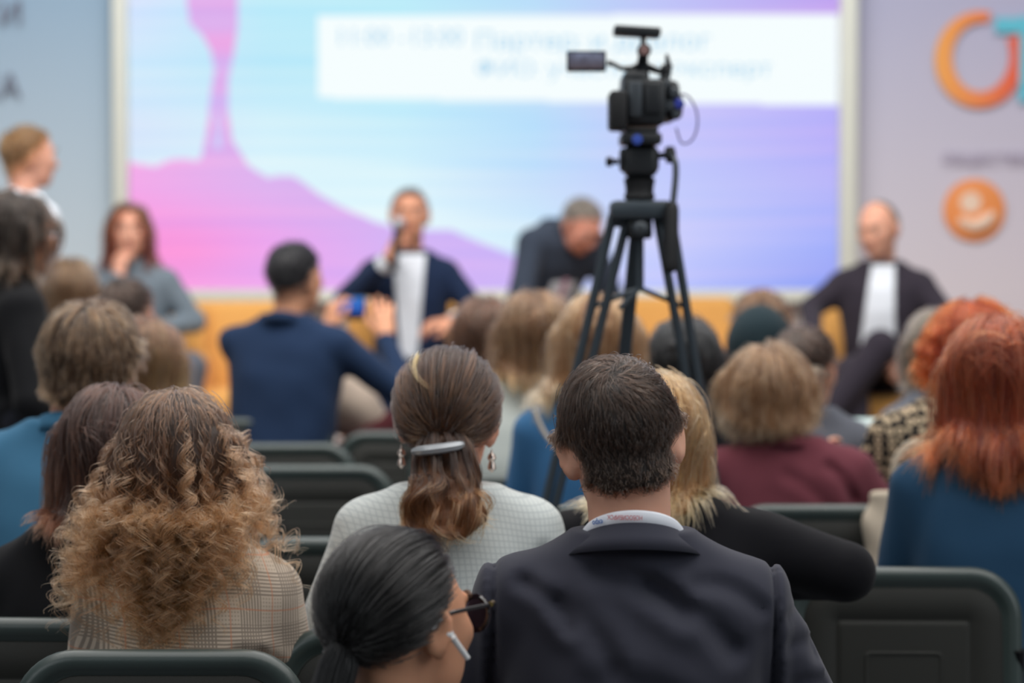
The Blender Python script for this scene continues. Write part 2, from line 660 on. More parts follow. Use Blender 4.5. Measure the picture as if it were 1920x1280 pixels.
def hand_sdf(f, W, D, N, curl=25, spread=6, s=1.0, side=1, thumb_curl=20, fist=False):
    """W wrist, D direction of the fingers, N normal out of the back of the hand; side 1 = thumb along D x N"""
    D = np.array(D, float)
    D /= np.linalg.norm(D)
    N = np.array(N, float)
    N -= D * (N @ D)
    N /= np.linalg.norm(N)
    X = np.cross(D, N) * side
    B = np.stack([X, D, N], 1)
    P = lambda x, y, z: np.array(W) + B @ (np.array([x, y, z]) * s)
    f.ell(P(0, 0.045, 0), np.array([0.041, 0.052, 0.015]) * s, 0.012, B)
    f.cone(P(0, -0.02, 0), P(0, 0.02, 0), 0.026 * s, 0.028 * s, 0.02)
    f.cone(P(0.020, 0.02, -0.006), P(0.030, 0.05, -0.010), 0.015 * s, 0.013 * s, 0.012)
    L = (0.088, 0.096, 0.090, 0.070)
    xs = (0.030, 0.010, -0.010, -0.029)
    for i in range(4):
        a = math.radians(curl + 3 * i)
        sp = math.radians(spread * (1.5 - i))
        p = P(xs[i], 0.082 - 0.004 * abs(i - 1), 0)
        ang = 0
        for j, fr in enumerate((0.46, 0.30, 0.24)):
            ang += a * (1.0 if j else 0.8)
            d = np.array([math.sin(sp) * math.cos(ang), math.cos(ang) * math.cos(sp), -math.sin(ang)])
            q = p + B @ (d * L[i] * fr * s)
            f.cone(p, q, (0.0092 - 0.0009 * j) * s, (0.0086 - 0.0010 * j) * s, 0.004)
            p = q
    t = math.radians(thumb_curl)
    p = P(0.026, 0.022, -0.006)
    q = P(0.050, 0.050, -0.012 - 0.010 * math.sin(t))
    r_ = q + B @ (np.array([0.35, 0.85 * math.cos(t), -0.6 * math.sin(t) - 0.1]) * 0.032 * s)
    u = r_ + B @ (np.array([0.05, 0.9 * math.cos(t), -0.9 * math.sin(t)]) * 0.026 * s)
    f.cone(p, q, 0.014 * s, 0.0115 * s, 0.012)
    f.cone(q, r_, 0.0110 * s, 0.0100 * s, 0.004)
    f.cone(r_, u, 0.0100 * s, 0.0085 * s, 0.004)


# ------------------------------------------------------------------ hair
SCALP_R = CR_R + 0.002


def scalp_roots(n, mask=None, seed=1):
    r = np.random.default_rng(seed)
    m = n * 5
    i = np.arange(m) + 0.5
    ph = np.arccos(1 - 2 * i / m)
    th = np.pi * (1 + 5 ** 0.5) * i
    u = np.stack([np.cos(th) * np.sin(ph), np.sin(th) * np.sin(ph), np.cos(ph)], 1)
    u += r.normal(0, 0.02, u.shape)
    u /= np.linalg.norm(u, axis=1, keepdims=True)
    zmin = np.interp(u[:, 1], [-1, -0.55, -0.25, 0.10, 0.35, 0.60, 0.80, 1], [-0.78, -0.80, -0.62, -0.20, 0.30, 0.62, 0.85, 2])
    keep = u[:, 2] > zmin
    if mask is not None:
        keep &= mask(u)
    u = u[keep]
    if len(u) > n:
        u = u[r.permutation(len(u))[:n]]
    return u


def blur3(a, it=2):
    for _ in range(it):
        for ax in range(3):
            p = np.pad(a, [(1, 1) if i == ax else (0, 0) for i in range(3)])
            s0 = [slice(None)] * 3
            s1 = [slice(None)] * 3
            s2 = [slice(None)] * 3
            s0[ax], s1[ax], s2[ax] = slice(0, -2), slice(1, -1), slice(2, None)
            a = (p[tuple(s0)] + p[tuple(s1)] * 2 + p[tuple(s2)]) * 0.25
    return a


def simulate(f, C, R, s, u, length, dirfn, steps=24, grav=0.35, stiff=1.0, vol=(0.006, 0.02), lift=0.3, seed=2,
             keepout=True, wind=(0, 0, 0), hug=0.6, vpow=1.0):
    """grow guide hairs from the scalp directions u over the collision field f"""
    r = np.random.default_rng(seed)
    n = len(u)
    lowz = np.where(u[:, 2] < 0, 1.0 + 0.42 * np.minimum(1, -u[:, 2] / 0.7) * (u[:, 1] < 0.1), 1.0)
    uu = u * SCALP_R
    uu[:, 2] *= lowz
    p = C + ((uu + CR_C) * s) @ R.T
    for _ in range(4):
        sd = f.sample(p)
        low = (u[:, 2] < -0.05) & (np.abs(sd) < 0.05)
        p[low] -= f.grad(p[low]) * (sd[low] - 0.001)[:, None] * 0.8
    nrm = u / SCALP_R
    nrm = nrm / np.linalg.norm(nrm, axis=1, keepdims=True)
    t = dirfn(u)
    lw = np.clip(-u[:, 2] * 2.2, 0, 1)[:, None]
    t = t * (1 - lw) + np.stack([u[:, 0] * 0.12, np.full(n, -0.12), np.full(n, -1.0)], 1) * lw
    t = t - nrm * (t * nrm).sum(1, keepdims=True)
    t /= np.linalg.norm(t, axis=1, keepdims=True) + 1e-9
    lf = lift(u)[:, None] if callable(lift) else lift
    v = (t + nrm * lf) @ R.T
    v /= np.linalg.norm(v, axis=1, keepdims=True)
    L = (length(u) if callable(length) else np.full(n, length)) * s
    ds = (L / (steps - 1))[:, None]
    lay = r.random(n)
    pts = [p.copy()]
    g = np.array([0, 0, -1.0])
    tv = v.copy()
    for i in range(1, steps):
        tt = i / (steps - 1)
        dist = (tt * L)[:, None]
        gw = grav * np.minimum(1, (dist / 0.035) ** 1) * (ds / 0.012)
        v = v * stiff + g * gw + np.array(wind) * (ds / 0.012)
        v /= np.linalg.norm(v, axis=1, keepdims=True)
        q = p + v * ds
        vv = vol[0] + (vol[1] - vol[0]) * min(1.0, tt * 1.25) ** vpow
        off = 0.002 + lay * vv
        for _ in range(2):
            sd = f.sample(q)
            hit = sd < off
            if hit.any():
                gr = f.grad(q[hit])
                q[hit] += gr * (off[hit] - sd[hit])[:, None] * 0.9
        if hug:
            sd = f.sample(q)
            hz = (q - C)[:, 2] / s
            far = (sd > off) & (sd < 0.09) & (hz > -0.03)
            if far.any():
                q[far] -= f.grad(q[far]) * (np.minimum(sd[far] - off[far], 0.012) * hug * np.clip((hz[far] + 0.03) / 0.05, 0, 1))[:, None]
        if keepout:
            h = (q - C) @ R / s
            k = (h - np.array([0, 0.105, -0.045])) / np.array([0.070, 0.085, 0.090])
            kn = np.linalg.norm(k, axis=1)
            hit_k = kn < 1
            if hit_k.any():
                hh = h[hit_k]
                want = 0.070 * np.sqrt(np.maximum(0, 1 - k[hit_k, 1] ** 2 - k[hit_k, 2] ** 2))
                gap = np.clip(want - np.abs(hh[:, 0]), 0, 0.006)
                hh[:, 0] += np.sign(hh[:, 0] + 1e-6) * gap
                q[hit_k] = C + (hh * s) @ R.T
        v2 = q - p
        v2 /= np.linalg.norm(v2, axis=1, keepdims=True) + 1e-9
        if keepout:
            v2[hit_k] = v2[hit_k] * 0.3 + np.array([0, -0.3, -0.7])
            v2 /= np.linalg.norm(v2, axis=1, keepdims=True) + 1e-9
        v = v2
        p = q
        pts.append(p.copy())
    return np.stack(pts, 1)   # n, steps, 3


def resample(G, S):
    n, k, _ = G.shape
    t = np.linspace(0, k - 1, S)
    i = np.minimum(t.astype(int), k - 2)
    f = (t - i)[None, :, None]
    p0 = G[:, np.maximum(i - 1, 0)]
    p1, p2 = G[:, i], G[:, i + 1]
    p3 = G[:, np.minimum(i + 2, k - 1)]
    return 0.5 * ((2 * p1) + (-p0 + p2) * f + (2 * p0 - 5 * p1 + 4 * p2 - p3) * f ** 2 + (-p0 + 3 * p1 - 3 * p2 + p3) * f ** 3)


def curl(G, amp, wl, seed=3, start=0.2, jitter=0.25, wave_start=0.0):
    """wind every guide into a helix whose radius grows along it"""
    r = np.random.default_rng(seed)
    n, k, _ = G.shape
    seg = np.linalg.norm(np.diff(G, axis=1), axis=2)
    s = np.concatenate([np.zeros((n, 1)), np.cumsum(seg, 1)], 1)
    T = np.gradient(G, axis=1)
    T /= np.linalg.norm(T, axis=2, keepdims=True) + 1e-9
    ref = np.array([0.3, 1.0, 0.1])
    A = np.cross(T, ref)
    A /= np.linalg.norm(A, axis=2, keepdims=True) + 1e-9
    B = np.cross(T, A)
    t = np.linspace(0, 1, k)[None, :]
    ramp = np.clip((t - start) / (1 - start), 0, 1) ** 0.8
    a = amp * (1 + jitter * r.normal(0, 1, (n, 1))) * (0.12 * min(1, wave_start * 8) + ramp)
    w = wl * (1 + jitter * r.normal(0, 0.6, (n, 1)))
    ph = r.random((n, 1)) * 2 * np.pi
    hand = np.where(r.random((n, 1)) > 0.5, 1.0, -1.0)
    an = ph + hand * 2 * np.pi * s / np.abs(w).clip(0.012)
    return G + A * (a * np.cos(an))[..., None] + B * (a * np.sin(an))[..., None]


def children(G, m, r0=0.006, r1=0.002, frizz=0.001, seed=4, fly=0.0, short=0.15):
    r = np.random.default_rng(seed)
    n, k, _ = G.shape
    t = np.linspace(0, 1, k)[None, None, :, None]
    o = r.normal(0, 1, (n, m, 1, 3))
    rad = r0 + (r1 - r0) * t
    out = G[:, None] + o * rad
    w = r.normal(0, 1, (n, m, 5, 3))
    w = resample(w.reshape(n * m, 5, 3), k).reshape(n, m, k, 3)
    fr = frizz * (1 + fly * (r.random((n, m, 1, 1)) > 0.93) * 5)
    out = out + w * fr * (0.25 + t)
    out = out.reshape(n * m, k, 3)
    cut = 1 - short * r.random((n * m, 1))
    # shorten some of the hairs
    tt = np.linspace(0, 1, k)[None, :] * cut * (k - 1)
    i = np.minimum(tt.astype(int), k - 2)
    f = (tt - i)[..., None]
    ar = np.arange(n * m)[:, None]
    return out[ar, i] * (1 - f) + out[ar, i + 1] * f


def strands_object(name, P, mat, parent, radius=0.0004, tip=0.35, rootf=1.0):
    n, k, _ = P.shape
    hc = bpy.data.hair_curves.new(name)
    hc.add_curves([k] * n)
    hc.points.foreach_set('position', P.astype(np.float32).ravel())
    a = hc.attributes.get('radius') or hc.attributes.new('radius', 'FLOAT', 'POINT')
    t = np.linspace(0, 1, k)
    rr = radius * np.interp(t, [0, 0.15, 0.7, 1], [rootf, 1, 0.9, tip])
    a.data.foreach_set('value', np.tile(rr, n).astype(np.float32))
    hc.materials.append(mat)
    o = bpy.data.objects.new(name, hc)
    COL.objects.link(o)
    o.parent = parent
    o['kind'] = 'stuff'
    return o


def hair_volume(parent, P, mat, C, R, s, res=0.006, level=0.90, blur=4, cap=True, capr=0.003, name='hair', capz=None, maxd=1.0, keep=1.0):
    """the closed under-layer of a head of hair: the surface around its strands, joined with a cap over the scalp"""
    P = P[:, :max(3, int(P.shape[1] * keep))]
    Q = P.reshape(-1, 3)
    # points close enough together to fill cells
    if P.shape[1] > 2:
        mid = (P[:, 1:] + P[:, :-1]) * 0.5
        Q = np.concatenate([Q, mid.reshape(-1, 3)])
    lo, hi = Q.min(0) - 5 * res, Q.max(0) + 5 * res
    hC = C + R @ (CR_C * s)
    lo, hi = np.minimum(lo, hC - 0.12), np.maximum(hi, hC + 0.12)
    f = Field(lo, hi, res)
    q = np.round((Q - f.lo) / res).astype(int)
    flat = np.ravel_multi_index(q.T, tuple(f.n))
    den = np.bincount(flat, minlength=int(np.prod(f.n))).reshape(tuple(f.n)).astype(np.float32)
    den = blur3(np.minimum(den, maxd), 1)
    den = np.minimum(den / 0.6, 1.0)
    den = blur3(den, blur)
    f.d = (level - den) * res * 2.2
    if cap:
        g = f.like()
        g.ell(hC, (CR_R + capr) * s, 0, R)
        # keep only where hair grows
        X, Y, Z = np.meshgrid(*f.ax, indexing='ij', sparse=True)
        h = [((X - C[0]) * R[0, i] + (Y - C[1]) * R[1, i] + (Z - C[2]) * R[2, i]) / s for i in range(3)]
        uy = (h[1] - CR_C[1]) / CR_R[1]
        uz = (h[2] - CR_C[2]) / CR_R[2]
        if capz is None:
            zmin = np.interp(uy, [-1.2, -0.55, -0.25, 0.10, 0.35, 0.60, 0.80, 1], [-0.72, -0.74, -0.5, -0.12, 0.36, 0.66, 0.88, 2])
        else:
            zmin = np.interp(uy, capz[0], capz[1])
        g.d = np.maximum(g.d, (zmin - uz).astype(np.float32) * 0.08 * s)
        f.d = np.minimum(f.d, g.d)
    V, F = f.mesh(1)
    o = link_mesh(name, V, F, mat, parent)
    return o


# ------------------------------------------------------------------ people
def rz2(a):
    return np.array([[math.cos(a), -math.sin(a)], [math.sin(a), math.cos(a)]])


SHOE = {}


def shoe(parent, ankle, mat, yaw=0):
    if 'm' not in SHOE:
        f = Field((-0.07, -0.12, -0.10), (0.07, 0.24, 0.06), 0.007)
        f.ell((0, 0.07, -0.062), (0.043, 0.125, 0.030), 0.02)
        f.ell((0, -0.02, -0.04), (0.038, 0.055, 0.050), 0.03)
        f.cone((0, -0.01, -0.02), (0, -0.01, 0.03), 0.038, 0.040, 0.02)
        V, F = f.mesh(1)
        SHOE['m'] = (V, F)
    V, F = SHOE['m']
    o = link_mesh('shoe', V, F, mat, parent)
    o.location = ankle
    o.rotation_euler = (0, 0, yaw)
    return o


class Person:
    def __init__(self, label, px, py, Y, yaw=0, head=(0, 0, 0), hx=0.0, lean=0.05, fem=False, s=1.0, sh=0.215, drop=0.285,
                 top=None, legs=None, skin_m=None, base=0.0, stand=False, res=0.008, arms=None, knees=None, pad=0.014,
                 creases=(), fold=0.004, slope=0.04, top_name='jacket', neck=None, neckfwd=0.03, hip=0.0, bulk=1.0, group=None,
                 ears=True, shirt=None, shirt_w=0.05, shoes=None, wrinkle_seed=0, seatz=0.45, topz0=None, bodyres=None, spread=0.11,
                 sleeve_seam=False, tilt=0.0):
        self.s, self.fem, self.px, self.Yd, self.base = s, fem, px, Y, base
        Rh = rot(*head)
        Wt = at(px, py, Y) - np.array([0, 0, base])
        C0 = Rh @ (np.array([0, -0.012, 0.113 + pad]) * s)
        Cz = Wt[2] - C0[2]
        cyt = lean
        C = np.array([hx, cyt + neckfwd, Cz])
        a = math.radians(yaw)
        off = rz2(a) @ (C[:2] + C0[:2])
        root = empty('person', (Wt[0] - off[0], Wt[1] - off[1], base), a)
        tag(root, label, 'person', group)
        self.root, self.C, self.R = root, C, Rh
        zs = Cz + (0.113 + pad) * s - drop
        self.zs, self.sh, self.cyt = zs, sh, cyt
        zp = 0.92 if stand else seatz + 0.07
        self.zp = zp
        knz = 0.50 if stand else seatz + 0.06
        arms = arms or {}
        reach = 0.50
        # joints
        S, E, Wr = {}, {}, {}
        for q, k in ((-1, 'L'), (1, 'R')):
            S[k] = np.array([q * (sh - 0.062) * 1.0, cyt, zs - 0.060 - tilt * q])
            if k in arms:
                E[k], Wr[k] = np.array(arms[k][0], float), np.array(arms[k][1], float)
            elif stand:
                E[k] = S[k] + np.array([q * 0.06, 0.00, -0.29])
                Wr[k] = E[k] + np.array([q * 0.0, 0.08, -0.25])
            else:
                E[k] = S[k] + np.array([q * 0.055, 0.05, -0.26])
                Wr[k] = np.array([q * 0.09, cyt + 0.27, knz + 0.12])
        if knees is None:
            if stand:
                knees = {k: ((q * 0.10, 0.01, 0.50), (q * 0.11, -0.01, 0.10)) for q, k in ((-1, 'L'), (1, 'R'))}
            else:
                knees = {k: ((q * spread, 0.40, knz + 0.02), (q * spread, 0.40, 0.10)) for q, k in ((-1, 'L'), (1, 'R'))}
        pts = [np.array(v) for v in list(E.values()) + list(Wr.values())] + [np.array(v) for kk in knees.values() for v in kk]
        for k in arms:
            pts.append(Wr[k] + np.array(arms[k][2]['D'], float) / np.linalg.norm(arms[k][2]['D']) * 0.12)
        lo = np.minimum(np.min(pts, 0) - 0.10, [-sh - 0.06, cyt - 0.24, -0.0])
        hi = np.maximum(np.max(pts, 0) + 0.11, [sh + 0.06, cyt + 0.16, 0])
        lo = np.minimum(lo, [-0.25, -0.20, 0])
        lo[2] = 0.0
        hi[2] = max(Cz + 0.15, hi[2])
        hi = np.maximum(hi, C + np.array([0.13, 0.13, 0.15]))
        lo[:2] = np.minimum(lo[:2], C[:2] - 0.14)
        f = Field(lo, hi, bodyres or res)
        self.f = f
        # ---------------- body (one surface): head, neck, trunk, arms, hands, legs
        head_sdf(f, C, Rh, s, fem, ears)
        nb = np.array([0, cyt - 0.005, zs + 0.0])
        nr = neck or (0.046 if fem else 0.055)
        f.cone(C + Rh @ (np.array([0, -0.022, -0.045]) * s), nb + np.array([0, 0.008, -0.01]), nr, nr * 0.94, 0.015)
        self.nb = nb
        f.loft([(zp - 0.05, 0.13, 0.09, 0, 0), (zs - 0.15, sh - 0.085, 0.085, 0, cyt * 0.8), (zs - 0.06, sh - 0.10, 0.045, 0, cyt + 0.01),
                (zs - 0.01, 0.045, 0.035, 0, cyt + 0.01)], 0.015)
        for q, k in ((-1, 'L'), (1, 'R')):
            f.cone(S[k], E[k], 0.040, 0.034, 0.03)
            f.cone(E[k], Wr[k], 0.034, 0.026, 0.01)
            h = arms[k][2] if k in arms else dict(D=(-q * 0.35, 0.9, -0.25), N=(0, 0.2, 1), curl=20)
            h = dict(h)
            h.setdefault('side', q if (True) else 1)
            h['s'] = 0.88 if fem else 0.97
            hand_sdf(f, Wr[k] + np.array(h['D'], float) / np.linalg.norm(h['D']) * 0.005, **h)
            hipj = np.array([q * 0.085, 0.0, zp])
            f.cone(hipj, knees[k][0], 0.070, 0.050, 0.03)
            f.cone(knees[k][0], knees[k][1], 0.048, 0.036, 0.01)
        V, F = f.mesh(1)
        self.body = link_mesh('body', V, F, skin_m, root)
        # ---------------- clothes
        if top is not None:
            g = Field(lo, hi, res) if bodyres else f.like()
            b = bulk
            tz = topz0 if topz0 is not None else zp - 0.10
            keys = [(tz, 0.175 * b + hip, 0.125 * b, 0, 0.0), (zp + 0.06, 0.165 * b + hip, 0.125 * b, 0, 0.0),
                    (zs - 0.30, (sh - 0.055), 0.12 * b, 0, cyt * 0.5), (zs - 0.16, sh - 0.040, 0.122 * b, 0, cyt * 0.8),
                    (zs - 0.07, sh - 0.026, 0.104, 0, cyt * 0.97), (zs - 0.022, sh - 0.018, 0.080, 0, cyt),
                    (zs - 0.002, sh - 0.040, 0.070, 0, cyt), (zs + slope * 0.55, 0.115, 0.066, 0, cyt),
                    (zs + slope, 0.075, 0.062, 0, cyt - 0.003)]
            keys = sorted(keys, key=lambda r: r[0])
            g.loft(keys, 0.0, 2.35)
            for q, k in ((-1, 'L'), (1, 'R')):
                rs = 0.060 * min(b, 1.05)
                g.cone(S[k] + np.array([q * 0.004, 0, 0.004]), E[k], rs, 0.050 * b, 0.03)
                w2 = E[k] + (Wr[k] - E[k]) * 0.97
                g.cone(E[k], w2, 0.049 * b, 0.036, 0.012)
            # folds of the cloth
            rr = np.random.default_rng(wrinkle_seed + 11)
            X, Y_, Z = np.meshgrid(*g.ax, indexing='ij', sparse=True)
            if fold:
                w = 0
                for j in range(6):
                    kx, ky, kz = rr.normal(0, 1, 3) * (22 + 10 * j)
                    w = w + np.sin(kx * X + ky * Y_ + kz * Z * 0.8 + 1.3 * np.sin(12 * Z + 9 * X + j)) / (1 + 0.35 * j)
                m = np.abs(g.d) < 0.05
                g.d += (fold * 0.28 * w * m).astype(np.float32)
            for cr in creases:
                x0, z0, x1, z1, wd, am = cr
                ex, ez = x1 - x0, z1 - z0
                t = np.clip(((X - x0) * ex + (Z - z0) * ez) / (ex * ex + ez * ez), 0, 1)
                bow = 0.012 * np.sin(np.pi * t)
                dist = np.sqrt((X - x0 - t * ex) ** 2 + (Z - z0 - t * ez - bow) ** 2)
                prof = np.exp(-(dist / wd) ** 2) - 0.55 * np.exp(-((dist - wd * 1.9) / (wd * 1.2)) ** 2)
                g.d += (am * prof * (Y_ < cyt + 0.02)).astype(np.float32)
            if sleeve_seam:
                for q in (-1, 1):
                    xs = sh - 0.024 + 0.10 * np.clip(zs - 0.10 - Z, 0, 1) * 0.25
                    dd = q * X - xs
                    zz = 1 / (1 + np.exp(-(Z - (zs - 0.42)) / 0.02))
                    g.d += ((0.0065 * np.exp(-(dd / 0.0035) ** 2) - 0.0062 * np.exp(-((dd - 0.012) / 0.009) ** 2)) * zz).astype(np.float32)
                g.d += (0.0028 * np.exp(-(X / 0.003) ** 2) * (Y_ < cyt) * (Z < zs - 0.0)).astype(np.float32)
            # cut the neck opening and the cuffs
            V, F = g.mesh(1)
            self.top = link_mesh(top_name, V, F, top, root)
            self.g = g
            if g.d.shape == f.d.shape:
                col = f.like()
                col.d = np.minimum(f.d, g.d)
            else:
                col = g.like()
                X, Y_, Z = np.meshgrid(*g.ax, indexing='ij')
                P = np.stack([X.ravel(), Y_.ravel(), Z.ravel()], 1)
                col.d = np.minimum(g.d, f.sample(P).reshape(g.d.shape).astype(np.float32))
            self.col = col
        else:
            self.col = f
        if legs is not None:
            g2 = f.like() if not bodyres else Field(lo, hi, 0.010)
            g2.loft([(zp - 0.09, 0.165, 0.115, 0, 0), (zp + 0.03, 0.16, 0.11, 0, 0), (zp + 0.08, 0.145, 0.10, 0, 0.0)], 0.02)
            for q, k in ((-1, 'L'), (1, 'R')):
                g2.cone((q * 0.088, 0.02, zp), knees[k][0], 0.088, 0.068, 0.03)
                g2.cone(knees[k][0], knees[k][1], 0.068, 0.055, 0.012)
            V, F = g2.mesh(1)
            link_mesh('trousers', V, F, legs, root)
        if shoes is not None:
            for q, k in ((-1, 'L'), (1, 'R')):
                shoe(root, knees[k][1], shoes)
        self.E, self.W, self.S = E, Wr, S

    def hp(self, *p):
        return self.C + self.R @ (np.array(p) * self.s)

    def world(self, p):
        return self.root.matrix_basis @ Vector(p)

    def face(self, eye_m, lip_m, brow_m, brows=True):
        """eyes, lips and brows as pieces of the head"""
        Rm = Matrix(self.R.tolist())
        for q in (-1, 1):
            m = MB()
            m.lathe(self.hp(q * 0.031, 0.076, 0.014), self.R @ np.array([0, 1, 0]),
                    [(-0.012 * self.s, 0.001), (-0.008, 0.009), (0, 0.0118), (0.007, 0.0095), (0.0112, 0.003), (0.012, 0.0005)], 14)
            e = m.build('eye', eye_m[0], self.root)
            m = MB()
            m.lathe(self.hp(q * 0.031, 0.076 + 0.0095, 0.014), self.R @ np.array([0, 1, 0]), [(0, 0.0062), (0.0022, 0.0052), (0.003, 0.0005)], 12)
            m.build('iris', eye_m[1], e)
            if brows:
                m = MB()
                m.tube([self.hp(q * 0.014, 0.0975, 0.034), self.hp(q * 0.030, 0.0965, 0.040), self.hp(q * 0.048, 0.084, 0.036)],
                       [0.0035, 0.0042, 0.002], 8)
                m.build('eyebrow', brow_m, self.root)
        m = MB()
        m.tube([self.hp(-0.023, 0.088, -0.050), self.hp(-0.009, 0.0985, -0.047), self.hp(0, 0.0985, -0.049), self.hp(0.009, 0.0985, -0.047), self.hp(0.023, 0.088, -0.050)],
               [0.001, 0.0035, 0.003, 0.0035, 0.001], 8)
        m.tube([self.hp(-0.020, 0.088, -0.051), self.hp(0, 0.097, -0.056), self.hp(0.020, 0.088, -0.051)], [0.001, 0.005, 0.001], 8)
        m.build('lips', lip_m, self.root)

    def collar(self, mat, h=0.036, rx=0.066, ry=0.060, flare=0.020, z=None, cy=None, name='collar', span=140, dip=0.05, x=0.0, tiltx=0.0, thick=0.004):
        zt = (z if z is not None else self.zs + 0.055)
        cy = self.nb[1] if cy is None else cy
        n = 44
        V, F = [], []
        for i in range(n + 1):
            a = math.radians(-span + 2 * span * i / n)
            dx, dy = math.sin(a), -math.cos(a)
            d = dip * (1 - math.cos(a)) / 2
            zz = zt - d + tiltx * dx
            drop = h * (1 - 0.1 * (1 - math.cos(a)))
            prof = [(-0.004, -h * 0.8), (-0.003, -0.004), (0.001, 0.0), (0.004, -0.003), (0.006 + flare * 0.35, -drop * 0.5),
                    (0.004 + flare, -drop), (0.004 + flare - thick, -drop), (0.001 + flare * 0.35, -drop * 0.5), (0.000, -0.010)]
            for (o, dz) in prof:
                V.append((x + dx * (rx + o), cy + dy * (ry + o), zz + dz))
        k = 9
        for i in range(n):
            for j in range(k):
                F.append((i * k + j, i * k + (j + 1) % k, (i + 1) * k + (j + 1) % k, (i + 1) * k + j))
        F.append(tuple(range(k))[::-1])
        F.append(tuple(n * k + j for j in range(k)))
        o = link_mesh(name, V, F, mat, self.root)
        bm = bmesh.new()
        bm.from_mesh(o.data)
        bmesh.ops.recalc_face_normals(bm, faces=bm.faces)
        bm.to_mesh(o.data)
        bm.free()
        return o


def radial(w=(0.0, -0.45, 0.9), swirl=0.0, side=0.0, back=0.0):
    w = np.array(w, float)
    w /= np.linalg.norm(w)

    def fn(u):
        a = u - w * (u @ w)[:, None]
        a /= np.linalg.norm(a, axis=1, keepdims=True) + 1e-6
        c = np.cross(u, a)
        d = a + (swirl * np.clip(u[:, 2] * 1.4 + 0.1, 0, 1))[:, None] * c
        d[:, 0] += side * np.sign(u[:, 0]) * np.clip(u[:, 1] + 0.35, 0, 1)
        d[:, 1] -= back * (u[:, 1] > 0)
        return d
    return fn


def hair_short(P, mats, n=900, m=8, L=0.04, nape=0.014, swirl=0.5, w=(0.03, -0.62, 0.72), lift=0.35, radius=0.00045, vol=(0.002, 0.006),
               seed=1, res=0.006, topL=None, frizz=0.0012, mask=None, S=10, clump=0.0022, grav=0.12, level=0.88, steps=10, capz=None, maxd=1.0):
    u = scalp_roots(n, mask, seed)
    topL = topL or L
    Lf = lambda u: np.interp(u[:, 2], [-0.8, -0.45, 0.0, 0.5, 1], [nape, nape * 1.3, L * 0.75, L, topL])
    G = simulate(P.col, P.C, P.R, P.s, u, Lf, radial(w, swirl), steps=steps, grav=grav, vol=vol, lift=lift, seed=seed, keepout=False, hug=0.25)
    G = resample(G, S)
    K = children(G, m, 0.0045, clump, frizz, seed + 5, short=0.35)
    base = hair_volume(P.root, K[::2], mats[1], P.C, P.R, P.s, res=res, level=level, blur=3, capz=capz, maxd=maxd)
    st = strands_object('strands', K, mats[0], base, radius)
    return base, K


def hair_long(P, mats, n=260, m=14, L=0.42, grav=0.32, vol=(0.006, 0.022), w=(0, 0.15, 1.0), side=0.5, swirl=0.0, lift=0.10, back=0.55,
              curl_amp=0.0, curl_wl=0.05, curl_start=0.25, radius=0.0006, seed=1, res=0.007, steps=26, S=26, r0=0.008, r1=0.004,
              frizz=0.0015, wind=(0, -0.018, 0), mask=None, blur=4, level=0.90, short=0.2, keepout=True, Lvar=0.12, fly=0.0, strands=True, stiff=1.0, capz=None, keep=0.9, ends=None, vpow=1.0, extra=0.05,
              maxd=1.0):
    u = scalp_roots(n, mask, seed)
    r = np.random.default_rng(seed)
    lv = 1 - Lvar * r.random(len(u))
    if ends is not None:
        ze = at(P.px, ends, P.Yd)[2] - P.base
        L = lambda uu: np.maximum(0.04, P.C[2] + (uu[:, 2] * 0.09 + 0.025) * P.s - ze + extra - 0.02 * np.abs(uu[:, 2]) + 0.07 * np.clip(uu[:, 1], 0, 1)) / P.s
    Lf = (lambda uu: L(uu) * lv) if callable(L) else (lambda uu: L * lv)
    G = simulate(P.col, P.C, P.R, P.s, u, Lf, radial(w, swirl, side, back), steps=steps, grav=grav, vol=vol, lift=lift, seed=seed,
                 wind=wind, keepout=keepout, stiff=stiff, vpow=vpow)
    G = resample(G, S)
    if curl_amp:
        G = curl(G, curl_amp, curl_wl, seed + 2, curl_start)
    K = children(G, m, r0, r1, frizz, seed + 5, fly, short)
    base = hair_volume(P.root, K[:, ::2] if S > 30 else K, mats[1], P.C, P.R, P.s, res=res, level=level, blur=blur, capz=capz, maxd=maxd, keep=keep)
    if strands:
        strands_object('strands', K, mats[0], base, radius)
    return base, K


